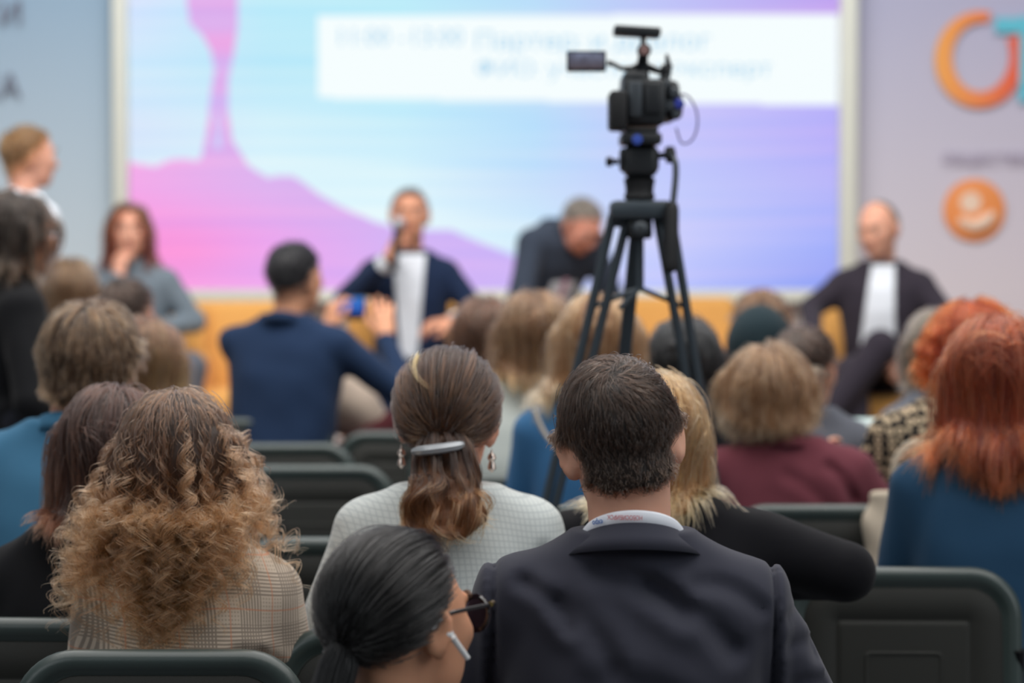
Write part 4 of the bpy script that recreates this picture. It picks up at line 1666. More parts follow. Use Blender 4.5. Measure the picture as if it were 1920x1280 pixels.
barr.collar(M_pale, h=0.030, rx=0.056, ry=0.052, flare=0.016, z=barr.zs + 0.040, span=125, name='blazer_collar')
c = barr.C
hair_tied(barr, H_barr, (0.02, -0.86, -0.50), [c + np.array([0.000, -0.135, -0.085]), c + np.array([-0.006, -0.150, -0.120]), c + np.array([0.0, -0.160, -0.150]),
                                              c + np.array([0.010, -0.150, -0.182])], n=1100, m=6, radius=0.0005, seed=7, lift=0.020, tail_r=0.052,
          tail_curl=0.020, tail_wl=0.10, tail_end_r=0.072, sag=0.006, tail_n=80, tail_m=32, tail_c=0.0045, res=0.0065)

# --- dark haired woman with glasses and earbud, nearest
M_black = fabric('black_knit', (24, 25, 28), (17, 18, 21), weave=500)
H_sleek = hair_mats('sleek_black_hair', (19, 19, 20), (32, 30, 29), zr=(0.9, 1.1), rough=0.22)
near = Person('woman with sleek black tied hair, dark glasses and a white earbud, nearest the camera', 738, 990, 3.02, yaw=-10, head=(-32, 5, -6), lean=0.12, fem=True, s=0.95,
              sh=0.180, drop=0.285, top=M_black, legs=M_trouser, skin_m=SK2, res=0.0075, bodyres=0.0055, slope=0.05, shoes=M_shoe, fold=0.002, pad=0.014, hx=0.0)
c = near.C
bk = near.R @ np.array([0, -1, 0])
hair_tied(near, H_sleek, (0.0, -0.86, -0.50), [c + bk * 0.120 + np.array([0, 0, -0.075]), c + bk * 0.130 + np.array([0, 0, -0.10]), c + bk * 0.125 + np.array([0, 0, -0.145]),
                                               c + bk * 0.115 + np.array([0, 0, -0.20])], n=1500, m=7, radius=0.00045, seed=9, lift=0.012, tail_r=0.022,
          tail_curl=0.004, tail_wl=0.12, tail_end_r=0.026, sag=0.0)
near.face(EYE, LIP, BROW)

# --- dark haired woman left of the curly hair
H_dkbr = hair_mats('long_dark_brown_hair', (50, 34, 30), (120, 72, 50), bias=0.7, streak=(96, 60, 46), samount=0.2, zr=(0.8, 1.2))
dwl = Person('woman in black with long dark brown hair, beside the curly haired woman', 226, 722, 4.20, yaw=4, head=(6, 8, 8), lean=0.08, fem=True, s=0.97,
             sh=0.185, drop=0.29, top=M_black, legs=M_trouser, skin_m=SK, slope=0.05, shoes=M_shoe, hx=0.05)
hair_long(dwl, H_dkbr, n=300, m=12, ends=1060, grav=0.30, vol=(0.006, 0.024), w=(0, 0.1, 1.0), side=0.3, curl_amp=0.004, curl_wl=0.12, seed=11, frizz=0.0022, S=26, radius=0.0006)

# --- man in the denim shirt
M_denim = fabric('teal_denim', (74, 126, 158), (56, 100, 132), weave=420, rough=0.9, bump=0.5)
H_wavy = hair_mats('wavy_light_brown_hair', (58, 42, 33), (124, 94, 70), streak=(150, 118, 90), samount=0.3, bias=0.5, zr=(1.15, 1.35))
den = Person('man in a blue denim shirt with wavy light brown hair', 178, 545, 5.00, yaw=2, head=(-12, 8, 2), lean=0.06, s=1.06, sh=0.225, drop=0.305, top=M_denim,
             legs=M_jean, skin_m=SK3, slope=0.045, shoes=M_shoe, hx=0.04, pad=0.030, fold=0.005, top_name='shirt', neck=0.060)
den.collar(M_denim, h=0.034, rx=0.064, ry=0.058, flare=0.014, z=den.zs + 0.064, span=130, name='shirt_collar')
hair_short(den, H_wavy, n=700, m=16, L=0.068, topL=0.085, nape=0.032, swirl=0.35, w=(0.1, -0.35, 0.9), lift=0.28, radius=0.0006, vol=(0.006, 0.022), seed=12, res=0.0075,
           S=14, clump=0.0022, grav=0.42, frizz=0.0014, steps=14)

# --- blonde in black with her elbow over the chair, beyond the hero
H_blond = hair_mats('golden_blonde_hair', (190, 132, 84), (222, 168, 116), streak=(240, 196, 148), samount=0.3, bias=0.4, zr=(1.0, 1.3))
M_blk2 = fabric('black_jersey', (22, 22, 27), (16, 16, 20), weave=600)
blb = Person('blonde woman in black leaning an arm over the chair back beyond the suited man', 1222, 692, 4.20, yaw=0, head=(10, 4, 0), lean=0.04, fem=True, s=0.97, sh=0.225,
             drop=0.250, top=M_blk2, legs=M_jean, skin_m=SK, slope=0.03, shoes=M_shoe, hx=-0.02, fold=0.003,
             arms={'R': ((0.310, -0.01, 0.880), (0.10, 0.20, 0.83), dict(D=(-1, 0.6, 0.1), N=(0, -0.5, 1), curl=25)),
                   'L': ((-0.26, 0.08, 0.74), (-0.10, 0.30, 0.63), dict(D=(0.4, 0.9, -0.2), N=(0, 0.2, 1), curl=20))})
blb.S['R'] = blb.S['R']
hair_long(blb, H_blond, n=280, m=12, ends=985, grav=0.34, vol=(0.004, 0.014), w=(0, 0.1, 1.0), side=0.1, curl_amp=0.005, curl_wl=0.12, seed=13, frizz=0.0015, radius=0.0007)

# --- redhead in the blue dress
M_blue = fabric('petrol_blue_cloth', (42, 76, 104), (32, 62, 90), weave=700)
H_red = hair_mats('long_copper_red_hair', (140, 58, 34), (178, 76, 42), streak=(100, 40, 26), samount=0.3, bias=0.45, zr=(0.95, 1.3))
red = Person('woman in a petrol blue dress with long straight copper hair', 1868, 586, 4.78, yaw=-6, head=(4, 4, 0), lean=0.05, fem=True, s=0.98, sh=0.205, drop=0.295,
             top=M_blue, legs=M_blue, skin_m=SK3, slope=0.045, shoes=M_shoe, top_name='dress', fold=0.005, pad=0.018, hx=0.0)
hair_long(red, H_red, n=300, m=13, ends=925, Lvar=0.2, grav=0.30, vol=(0.006, 0.030), w=(0, 0.2, 1.0), side=0.15, curl_amp=0.0025, curl_wl=0.18, seed=15, frizz=0.0012,
          radius=0.0008, S=26, r1=0.006)

# --- maroon blazer
M_maroon = fabric('maroon_wool', (112, 58, 68), (94, 48, 58), weave=600)
H_bob = hair_mats('blonde_bob_hair', (138, 100, 72), (206, 158, 116), streak=(96, 68, 50), samount=0.3, bias=0.4, zr=(1.0, 1.2))
mar = Person('woman in a maroon blazer with a full blonde bob', 1438, 640, 5.88, yaw=-4, head=(0, 6, 0), lean=0.05, fem=True, s=1.0, sh=0.212, drop=0.262, top=M_maroon,
             legs=M_trouser, skin_m=SK, slope=0.035, shoes=M_shoe, hx=-0.045, fold=0.004, pad=0.024,
             creases=[(0.10, 0.90, 0.16, 0.82, 0.012, 0.008), (0.0, 0.88, 0.10, 0.80, 0.015, 0.006)],
             arms={'R': ((0.330, 0.10, 0.66), (0.14, 0.32, 0.64), dict(D=(-0.3, 0.9, 0.0), N=(0, 0.2, 1), curl=20)),
                   'L': ((-0.24, 0.10, 0.70), (-0.10, 0.30, 0.63), dict(D=(0.4, 0.9, -0.2), N=(0, 0.2, 1), curl=20))})
mar.collar(M_maroon, h=0.03, rx=0.058, ry=0.054, flare=0.016, z=mar.zs + 0.045, span=125, name='blazer_collar')
hair_long(mar, H_bob, n=420, m=10, ends=800, Lvar=0.25, grav=0.24, vol=(0.014, 0.034), w=(0, -0.3, 0.95), side=0.3, lift=0.6, seed=17,
          curl_amp=0.005, curl_wl=0.09, frizz=0.003, radius=0.0008, steps=16, S=18, res=0.008, r1=0.007)

# --- navy suited photographer
M_navy = fabric('navy_suit_cloth', (34, 53, 82), (26, 42, 68), weave=900)
M_mtrs = fabric('burgundy_trouser_cloth', (104, 52, 56), (84, 40, 46))
H_blk = hair_mats('short_black_hair', (22, 22, 26), (38, 38, 42), zr=(1.2, 1.5))
hgt = 1.433
pho = Person('man in a navy suit raising both hands to film with a phone', 552, 450, 8.30, yaw=-18, head=(-14, 4, 0), lean=0.06, s=1.04, sh=0.245, drop=0.30, top=M_navy, legs=M_mtrs,
             skin_m=SK2, slope=0.05, shoes=M_shoe, res=0.0075, hx=0.02, fold=0.005, seatz=0.50, pad=0.012,
             knees={'L': ((0.02, 0.44, 0.56), (0.0, 0.44, 0.10)), 'R': ((0.26, 0.36, 0.76), (0.20, 0.46, 0.38))},
             arms={'R': ((0.40, 0.20, 0.88), (0.245, 0.37, 1.085), dict(D=(-0.15, 0.10, 1), N=(0.35, -1, 0), curl=18, side=-1)),
                   'L': ((-0.16, 0.30, 0.95), (0.00, 0.44, 1.10), dict(D=(0.10, 0.05, 1), N=(-0.6, -0.8, 0), curl=34, side=1))})
hair_short(pho, H_blk, n=700, m=6, L=0.022, topL=0.030, nape=0.008, swirl=0.4, radius=0.0006, seed=19, res=0.007)

# --- barrette, earrings, glasses, earbud, lanyard print
M_bar = plain('grey_barrette', (176, 180, 184), 0.25, metal=0.3)
Rm = Matrix(barr.R.tolist())
p = barr.hp(0.003, -0.146, -0.050)
m = MB()
V = []
m.tube([p + np.array([-0.040, 0.012, -0.006]), p + np.array([-0.030, 0.002, -0.004]), p + np.array([0, -0.006, 0.0]), p + np.array([0.030, 0.002, 0.004]), p + np.array([0.040, 0.012, 0.006])],
       [0.006, 0.0085, 0.009, 0.0085, 0.006], 8)
tag(m.build('barrette', M_bar, barr.root), 'pale grey bar barrette')
M_gem = plain('earring_metal', (216, 200, 190), 0.15, metal=0.8)
for q in (-1, 1):
    e0 = barr.hp(q * 0.080, -0.012, -0.045)
    m = MB()
    m.lathe(e0, (0, 0, -1), [(0, 0.001), (0.006, 0.002), (0.010, 0.006), (0.016, 0.0075), (0.021, 0.004), (0.026, 0.006), (0.034, 0.007), (0.040, 0.001)], 12)
    m.build('earring', M_gem, barr.root)
M_specs = plain('dark_glasses_frame', (30, 26, 26), 0.2, spec=0.8)
M_gold = plain('gold_hinge', (190, 160, 96), 0.25, metal=0.9)
M_lens = NT('tinted_lens')
M_lens = M_lens.done(M_lens.n('BsdfPrincipled', {'Base Color': lin((120, 100, 112)), 'Roughness': 0.05, 'Transmission Weight': 0.85, 'IOR': 1.1}).outputs[0])


def glasses(P, temple=True, tint=True, r=0.026, frame=None, thick=0.0022):
    fm = frame or M_specs
    g = None
    m = MB()
    for q in (-1, 1):
        pts = []
        for i in range(25):
            a = 2 * math.pi * i / 24
            pts.append(P.hp(q * 0.034 + r * 1.05 * math.cos(a) * (1 if abs(math.sin(a)) < 2 else 1), 0.112 - 0.004 * abs(math.cos(a)) - (0.006 if q * math.cos(a) > 0.5 else 0), 0.012 + r * 0.82 * math.sin(a)))
        m.tube(pts, thick, 6, cap=False)
    m.tube([P.hp(-0.008, 0.112, 0.018), P.hp(0, 0.116, 0.021), P.hp(0.008, 0.112, 0.018)], thick, 6)
    g = m.build('glasses', fm, P.root)
    for q in (-1, 1):
        m = MB()
        m.tube([P.hp(q * 0.062, 0.106, 0.024), P.hp(q * 0.076, 0.095, 0.024), P.hp(q * 0.083, 0.03, 0.018), P.hp(q * 0.084, -0.004, 0.012), P.hp(q * 0.084, -0.030, -0.006)], [0.003, 0.003, 0.0028, 0.0028, 0.002], 8)
        t_ = m.build('temple', fm, g)
        m = MB()
        m.tube([P.hp(q * 0.0665, 0.1075, 0.0255), P.hp(q * 0.079, 0.088, 0.0245)], 0.0036, 8)
        m.build('hinge', M_gold, g)
        if tint:
            m = MB()
            c_ = P.hp(q * 0.034, 0.108, 0.012)
            m.lathe(c_, P.R @ np.array([0, 1, 0]), [(0, r * 0.93), (0.0012, r * 0.93)], 20)
            m.build('lens', M_lens, g)
    return g


glasses(near, r=0.027, thick=0.0032)
glasses(barr, r=0.022, thick=0.0016, tint=False)
M_bud = plain('white_earbud_plastic', (238, 238, 238), 0.3)
m = MB()
e0, e1 = near.hp(0.090, 0.002, -0.016), near.hp(0.094, 0.026, -0.044)
m.tube([e0, e0 + (e1 - e0) * 0.15, e1], [0.0052, 0.0040, 0.0036], 12)
m.lathe(near.hp(0.084, -0.002, -0.012), near.R @ np.array([1, 0.3, 0]), [(-0.006, 0.002), (-0.002, 0.0065), (0.004, 0.007), (0.008, 0.004)], 12)
tag(m.build('earbud', M_bud, near.root), 'white wireless earbud')
# print on the lanyard
zt = at(1190, 950, 3.26)[2]
M_red = plain('red_print', (214, 60, 66), 0.6)
M_bl = plain('blue_print', (40, 110, 190), 0.6)
lo_ = text_mesh('lanyard_lettering', 'НОВОСИБИРСК', 0.0085, M_red, ly, (-0.014, hero.nb[1] - 0.0645, zt - 0.0065), (math.pi / 2, math.pi, math.radians(-12)), 0.0002, 0.72, 'CENTER')
text_mesh('lanyard_emblem', 'expo', 0.0120, M_bl, ly, (-0.0500, hero.nb[1] - 0.0465, zt - 0.0150), (math.pi / 2, math.radians(170), math.radians(-50)), 0.0002, 0.9, 'CENTER')

# the pale lock combed over the crown of the barrette woman
u1, u2 = np.array([-0.52, -0.38, 0.78]), np.array([-0.14, -0.97, 0.22])
u1, u2 = u1 / np.linalg.norm(u1), u2 / np.linalg.norm(u2)
tt_ = np.linspace(0, 1, 16)[:, None]
arc = u1 * (1 - tt_) + u2 * tt_ + np.array([-0.16, -0.05, 0.0]) * np.sin(np.pi * tt_)
arc /= np.linalg.norm(arc, axis=1, keepdims=True)
arc = barr.C + ((arc * (CR_R + 0.023) + CR_C) * barr.s) @ barr.R.T
lock = children(arc[None], 46, 0.0030, 0.0014, 0.0010, 77)
lo2 = strands_object('pale_lock', lock, hair_mats('pale_lock_hair', (214, 168, 110), (232, 190, 134))[0], barr.root, 0.0005)
lo2['label'] = 'pale blonde lock of hair'

# ------------------------------------------------------------------ the rest of the audience
H_brown = hair_mats('brown_straight_hair', (84, 58, 46), (122, 86, 66), zr=(1.0, 1.3))
H_ash = hair_mats('ash_blonde_hair', (124, 90, 66), (196, 148, 104), streak=(86, 62, 48), samount=0.35, bias=0.5, zr=(1.0, 1.3))
H_lblond = hair_mats('light_blonde_hair', (182, 132, 92), (208, 160, 118), streak=(150, 110, 80), samount=0.3, zr=(1.0, 1.3))
H_black2 = hair_mats('jet_hair', (20, 22, 24), (34, 34, 36), zr=(1.0, 1.3))
H_orange = hair_mats('orange_curly_hair', (176, 66, 28), (208, 80, 36), streak=(130, 44, 22), samount=0.3, zr=(1.1, 1.35))
H_greyb = hair_mats('grey_brown_hair', (120, 108, 96), (146, 132, 116), zr=(1.1, 1.35))
H_copper = hair_mats('copper_blond_short_hair', (150, 108, 70), (176, 126, 86), zr=(1.6, 1.85))
H_auburn = hair_mats('auburn_hair', (110, 62, 42), (90, 44, 36), zr=(1.2, 1.6))
H_grey = hair_mats('short_grey_hair', (150, 138, 126), (170, 158, 146), zr=(1.2, 1.6))
H_dbr = hair_mats('dark_brown_cropped_hair', (62, 48, 42), (84, 68, 60), zr=(1.2, 1.4))
M_palegr = fabric('pale_sage_knit', (196, 204, 200))
M_bdenim = fabric('mid_blue_denim', (62, 112, 156), (50, 92, 134), weave=400)
M_taupe = fabric('mauve_taupe_cloth', (150, 136, 138))
M_greycl = fabric('grey_marl_cloth', (98, 102, 112))
M_nvy2 = fabric('dark_navy_cloth', (34, 46, 60))
M_white_sh = fabric('white_shirt_cloth', (232, 236, 242), (214, 220, 230), bump=0.1)
M_ring = ring_fabric('ringed_black_blouse', (34, 32, 30), (176, 158, 132))
LONG = dict(n=200, m=12, radius=0.0009, S=22)

blB = Person('blonde woman in a blue denim shirt right behind the tripod', 1122, 548, 5.90, head=(0, 6, 0), lean=0.06, fem=True, sh=0.205, drop=0.29,
             top=M_bdenim, legs=M_jean, skin_m=SK, top_name='shirt', slope=0.05, pad=0.018, shoes=M_shoe)
hair_long(blB, H_lblond, ends=800, vol=(0.010, 0.034), side=0.3, curl_amp=0.004, curl_wl=0.15, seed=21, **LONG)
# chain strap over her shoulder
m = MB()
cpts = []
for i in range(22):
    px_ = 1000 + 62 * (i / 21)
    py_ = 745 + 85 * math.sin(math.pi * (0.08 + 0.62 * i / 21))
    w_ = at(px_, py_, 5.72)
    cpts.append(w_)
for a_, b_ in zip(cpts, cpts[1:]):
    m.tube([a_, (a_ + b_) / 2, b_], [0.0045, 0.007, 0.0045], 6)
tag(m.build('chain_strap', plain('pearl_chain', (214, 200, 180), 0.3)), 'pale chain bag strap lying over the blue denim shoulder', 'strap')
blA = Person('ash blonde woman in a pale sage top, beyond and left of the denim shirt', 1000, 540, 6.60, head=(0, 6, -2), lean=0.06, fem=True, sh=0.195, drop=0.30, top=M_palegr, legs=M_jean,
             skin_m=SK, slope=0.05, pad=0.018, shoes=M_shoe, hx=0.03)
hair_long(blA, H_ash, ends=738, vol=(0.008, 0.026), side=0.3, curl_amp=0.003, curl_wl=0.15, seed=22, **LONG)
brC = Person('woman with straight brown hair next to the ash blonde, farther from the camera', 908, 552, 7.60, head=(0, 4, 0), lean=0.05, fem=True, sh=0.19, drop=0.29, top=M_nvy2, legs=M_trouser, skin_m=SK,
             slope=0.05, shoes=M_shoe)
hair_long(brC, H_brown, ends=690, vol=(0.004, 0.016), side=0.3, seed=23, **LONG)
dkD = Person('person with black hair in dark clothes, just right of the tripod legs', 1284, 592, 6.30, head=(0, 4, 0), lean=0.05, fem=True, sh=0.185, drop=0.28, top=M_blk2, legs=M_trouser, skin_m=SK2,
             slope=0.05, shoes=M_shoe)
hair_long(dkD, H_black2, ends=720, vol=(0.006, 0.020), side=0.3, seed=24, **LONG)
brF = Person('person with brown hair showing above the dark teal headscarf', 1428, 543, 7.95, head=(0, 4, 0), lean=0.05, sh=0.21, drop=0.30, top=M_greycl, legs=M_trouser, skin_m=SK, slope=0.05, shoes=M_shoe)
hair_short(brF, hair_mats('chestnut_hair', (120, 88, 66), (140, 100, 76), zr=(1.1, 1.3)), n=500, m=6, L=0.05, nape=0.03, lift=0.4, vol=(0.006, 0.02), radius=0.0009, seed=25, res=0.008)
scE = Person('person wearing a dark teal headscarf and navy top', 1424, 568, 7.15, head=(0, 6, 0), lean=0.06, fem=True, sh=0.21, drop=0.285, top=M_nvy2, legs=M_trouser, skin_m=SK, slope=0.05, shoes=M_shoe, pad=0.02)
g = scE.f.like()
g.ell(scE.C + np.array([0, -0.012, 0.025]), (0.094, 0.112, 0.108), 0)
g.cone(scE.C + np.array([0, -0.02, -0.02]), scE.nb + np.array([0, 0, 0.02]), 0.088, 0.105, 0.04)
X_, Y__, Z_ = np.meshgrid(*g.ax, indexing='ij', sparse=True)
g.d += (0.003 * np.sin(40 * Z_ + 25 * np.abs(X_) + 8 * Y__)).astype(np.float32)
g.ell(scE.C + np.array([0, 0.125, -0.01]), (0.058, 0.065, 0.080), 0.01, cut=True)
V, F = g.mesh(2)
link_mesh('headscarf', V, F, fabric('dark_teal_scarf_cloth', (38, 54, 60), (28, 40, 46)), scE.root)
gyJ = Person('person in a grey marl jacket right of the headscarf, turned half away', 1512, 606, 6.50, head=(-20, 10, 0), yaw=-10, lean=0.06, sh=0.190, drop=0.27, top=M_greycl, legs=M_trouser, skin_m=SK,
             slope=0.05, shoes=M_shoe)
hair_short(gyJ, H_dbr, n=400, m=6, L=0.04, radius=0.0009, seed=26, res=0.008)
orG = Person('woman with bright orange curly hair and a black blouse printed with beige rings', 1822, 560, 6.00, head=(2, 4, 0), yaw=14, lean=0.06, fem=True, sh=0.215, drop=0.285, top=M_ring, legs=M_trouser,
             skin_m=SK3, slope=0.04, shoes=M_shoe, top_name='blouse', pad=0.024, hx=0.06,
             arms={'L': ((-0.25, 0.14, 0.74), (-0.20, 0.36, 0.84), dict(D=(0, 0.6, 0.5), N=(-1, 0.1, 0.3), curl=30)),
                   'R': ((0.26, 0.08, 0.74), (0.10, 0.30, 0.63), dict(D=(-0.4, 0.9, -0.2), N=(0, 0.2, 1), curl=20))})
hair_long(orG, H_orange, n=260, m=12, ends=735, vol=(0.016, 0.040), side=0.4, lift=0.5, curl_amp=0.011, curl_wl=0.05, seed=27, radius=0.0010, S=34, frizz=0.004)
gyH = Person('person with grey brown hair between the bald panelist and the orange curls', 1762, 574, 6.90, head=(0, 4, 0), lean=0.05, fem=True, sh=0.18, drop=0.29, top=M_greycl, legs=M_trouser, skin_m=SK, slope=0.05, shoes=M_shoe)
hair_long(gyH, H_greyb, ends=730, vol=(0.005, 0.02), side=0.3, seed=28, **LONG)
g1 = Person('man with cropped dark brown hair below the panel woman', 240, 516, 8.00, head=(-24, 6, 0), lean=0.05, sh=0.21, drop=0.30, top=M_greycl, legs=M_trouser, skin_m=SK3, slope=0.05, shoes=M_shoe)
hair_short(g1, H_dbr, n=500, m=6, L=0.034, radius=0.0009, seed=29, res=0.008)
g2 = Person('woman with long blonde lengths under brown roots, right of the wavy haired man', 282, 592, 6.40, head=(-6, 6, 3), lean=0.06, fem=True, sh=0.185, drop=0.28, top=M_white_sh, legs=M_trouser, skin_m=SK,
            slope=0.05, shoes=M_shoe, hx=-0.03)
hair_long(g2, hair_mats('brown_to_blonde_hair', (92, 62, 48), (196, 150, 106), bias=0.45, zr=(1.0, 1.25)), ends=735, vol=(0.004, 0.016), side=0.3, seed=30, **LONG)
g3 = Person('woman with long light brown hair and a mauve top below the standing man', 132, 482, 8.60, head=(4, 6, 0), lean=0.05, fem=True, sh=0.185, drop=0.29, top=M_taupe, legs=M_trouser, skin_m=SK, slope=0.05, shoes=M_shoe)
hair_long(g3, hair_mats('light_brown_long_hair', (112, 86, 64), (150, 112, 82), zr=(1.1, 1.4)), ends=735, vol=(0.006, 0.024), side=0.3, seed=31, **LONG)

# standing pair at the left edge
rm = Person('standing man with copper blond hair and white shirt at the left wall', 52, 232, 9.25, yaw=-52, head=(-8, 4, 0), lean=0.02, sh=0.225, drop=0.31, top=M_white_sh, legs=M_trouser, skin_m=SK3,
            slope=0.05, shoes=M_shoe, stand=True, top_name='shirt')
rm.collar(M_white_sh, h=0.034, rx=0.062, ry=0.058, flare=0.012, z=rm.zs + 0.07, span=130, name='shirt_collar')
hair_short(rm, H_copper, n=500, m=6, L=0.035, radius=0.0009, seed=32, res=0.008)
rm.face(EYE, LIP, BROW)
H_dkw = hair_mats('dark_wavy_bob_hair', (34, 27, 24), (74, 58, 46), bias=0.55, streak=(84, 68, 52), samount=0.2, zr=(1.3, 1.6))
sw = Person('standing woman in a black sweater with a dark brown bob and glasses', 34, 354, 6.90, yaw=-62, head=(-4, 6, 0), lean=0.03, fem=True, sh=0.195, drop=0.285, top=M_black, legs=M_trouser,
            skin_m=SK2, slope=0.05, shoes=M_shoe, stand=True, top_name='sweater', pad=0.02, res=0.0075,
            arms={'R': ((0.25, 0.02, 0.99), (0.14, 0.23, 0.965), dict(D=(-0.35, 0.9, 0.25), N=(0.8, 0.3, 0.6), curl=38)),
                  'L': ((-0.24, 0.03, 0.98), (-0.05, 0.24, 0.97), dict(D=(0.7, 0.7, 0.1), N=(0, 0, 1), curl=35))})
hair_long(sw, H_dkw, n=260, m=12, ends=545, vol=(0.012, 0.030), side=0.4, lift=0.4, curl_amp=0.006, curl_wl=0.1, seed=33, radius=0.0009, S=24)
sw.face(EYE, LIP, BROW)
glasses(sw, r=0.024, thick=0.002, tint=False)

# ------------------------------------------------------------------ the panel on the stage
M_char = fabric('charcoal_brown_suit_cloth', (56, 50, 60), (46, 42, 50))
M_dgrey = fabric('dark_grey_suit_cloth', (62, 70, 84), (50, 58, 72))
M_gblz = fabric('mid_grey_blazer_cloth', (118, 130, 140), (100, 112, 122))
M_nv3 = fabric('deep_navy_suit_cloth', (32, 46, 74), (24, 36, 60))
PK = dict(base=SZ, shoes=M_shoe, neck=0.055)
ps = Person('man in a navy jacket and white shirt speaking into a microphone on the stage', 768, 352, 10.30, yaw=180, head=(0, 2, 0), lean=0.04, sh=0.210, drop=0.31, s=0.96, top=M_nv3, legs=M_nv3,
            skin_m=skin('skin_ruddy', (208, 152, 124)), slope=0.05, res=0.008, pad=0.008, bodyres=0.0065,
            arms={'R': ((0.265, 0.14, 0.84), (0.075, 0.27, 1.005), dict(D=(-0.35, 0.05, 0.95), N=(0.7, 0.6, 0.3), curl=62, side=-1)),
                  'L': ((-0.27, 0.08, 0.80), (-0.19, 0.28, 0.74), dict(D=(0.85, 0.35, 0.0), N=(0, 0.4, 1), curl=26, side=-1))}, **PK)
patch(ps, 'shirt', M_white_sh, 0.58, ps.zs + 0.03, 0.05, 0.085, x0=0.0, x1=0.0, shape=lambda t: 0.035 + 0.036 * t)
ps.collar(M_white_sh, h=0.030, rx=0.060, ry=0.056, flare=0.010, z=ps.zs + 0.066, span=170, dip=0.03, name='shirt_collar')
for q, w_ in ((1, 'R'), (-1, 'L')):
    m = MB()
    e_, v_ = ps.E[w_], ps.W[w_]
    m.tube([v_ + (e_ - v_) * 0.16, v_ + (e_ - v_) * 0.02], [0.041, 0.038], 14)
    m.build('shirt_cuff', M_white_sh, ps.root)
hair_short(ps, hair_mats('cropped_greying_hair', (92, 74, 64), (120, 100, 88), zr=(1.2, 1.4)), n=500, m=5, L=0.012, nape=0.006, topL=0.012, radius=0.0009, seed=41, res=0.007, capz=None)
ps.face(EYE, LIP, BROW)

pw = Person('woman in a mid grey blazer with long auburn hair resting her chin on her hand', 242, 378, 10.30, yaw=180, head=(8, 2, 0), lean=0.06, fem=True, sh=0.205, drop=0.29, top=M_gblz, legs=M_greycl,
            skin_m=SK3, slope=0.05, res=0.008, bodyres=0.0065, hx=0.0, base=SZ, shoes=M_shoe,
            knees={'L': ((-0.30, 0.42, 0.56), (-0.24, 0.46, 0.10)), 'R': ((-0.10, 0.46, 0.60), (-0.12, 0.48, 0.10))},
            arms={'R': ((0.20, 0.20, 0.72), (0.030, 0.20, 0.935), dict(D=(-0.15, -0.10, 1), N=(0.5, 0.8, 0), curl=55, side=-1)),
                  'L': ((-0.27, 0.06, 0.74), (-0.02, 0.26, 0.68), dict(D=(0.8, 0.2, 0.1), N=(0, 0.6, 1), curl=25, side=-1))})
hair_long(pw, H_auburn, ends=505, vol=(0.004, 0.014), side=0.5, seed=42, **LONG)
pw.face(EYE, LIP, BROW)

pb = Person('grey haired man in a dark grey suit bending forward behind the tripod', 1112, 382, 10.35, yaw=-142, head=(4, 44, 0), lean=0.28, sh=0.225, drop=0.135, top=M_dgrey, legs=M_dgrey, s=0.98,
            skin_m=skin('skin_flushed', (214, 152, 132)), slope=0.05, res=0.008, neckfwd=0.13, pad=0.006,
            arms={'R': ((0.30, 0.34, 0.74), (0.10, 0.48, 0.66), dict(D=(-0.5, 0.7, -0.3), N=(0, 0.3, 1), curl=25)),
                  'L': ((-0.28, 0.34, 0.74), (-0.10, 0.50, 0.66), dict(D=(0.5, 0.7, -0.3), N=(0, 0.3, 1), curl=25))}, **PK)
patch(pb, 'shirt', M_white_sh, 0.66, pb.zs + 0.0, 0.06, 0.08)
patch(pb, 'tie', fabric('rose_tie_silk', (204, 160, 176)), 0.66, pb.zs - 0.02, 0.022, 0.018, off=0.012, nx=6)
pb.collar(M_white_sh, h=0.030, rx=0.058, ry=0.054, flare=0.010, z=pb.zs + 0.05, span=160, dip=0.03, name='shirt_collar')
hair_short(pb, H_grey, n=500, m=5, L=0.02, nape=0.008, radius=0.0009, seed=43, res=0.007)
pb.face(EYE, LIP, BROW)

pr = Person('bald man in a dark charcoal suit and white shirt with crossed legs on the stage', 1640, 380, 10.10, yaw=168, head=(-22, 16, 4), lean=0.05, sh=0.215, drop=0.29, top=M_char, legs=M_char,
            skin_m=skin('skin_bald', (222, 168, 144)), slope=0.05, res=0.008, bodyres=0.0065, hx=0.015, pad=-0.002, s=1.0,
            knees={'L': ((-0.02, 0.45, 0.66), (0.20, 0.52, 0.36)), 'R': ((0.10, 0.42, 0.55), (0.06, 0.46, 0.10))},
            arms={'R': ((0.29, 0.10, 0.80), (0.26, 0.34, 0.70), dict(D=(-0.3, 0.9, -0.3), N=(0, 0.3, 1), curl=25)),
                  'L': ((-0.26, 0.12, 0.78), (-0.12, 0.35, 0.62), dict(D=(0.25, 0.75, -0.4), N=(-0.6, 0.4, 0.5), curl=45, side=-1))}, **PK)
patch(pr, 'shirt', M_white_sh, 0.56, pr.zs + 0.03, 0.10, 0.07, x0=0.015, x1=-0.01, shape=lambda t: 0.080 - 0.032 * t)
pr.collar(M_white_sh, h=0.030, rx=0.060, ry=0.056, flare=0.012, z=pr.zs + 0.062, span=165, dip=0.03, name='shirt_collar')
hair_short(pr, H_grey, n=400, m=4, L=0.010, nape=0.006, radius=0.0008, seed=44, res=0.007, mask=lambda u: (u[:, 2] < 0.15) & (u[:, 1] < 0.1),
           capz=([-1.2, -0.6, -0.2, 0.05, 0.06, 1], [-0.7, -0.6, -0.4, -0.1, 3, 3]))
pr.face(EYE, LIP, BROW)


# stage armchairs
M_must = fabric('mustard_upholstery', (226, 172, 100), (206, 150, 82), weave=300)
M_oak = plain('oak_chair_legs', (176, 128, 78), 0.5, alpha_noise=0.2)


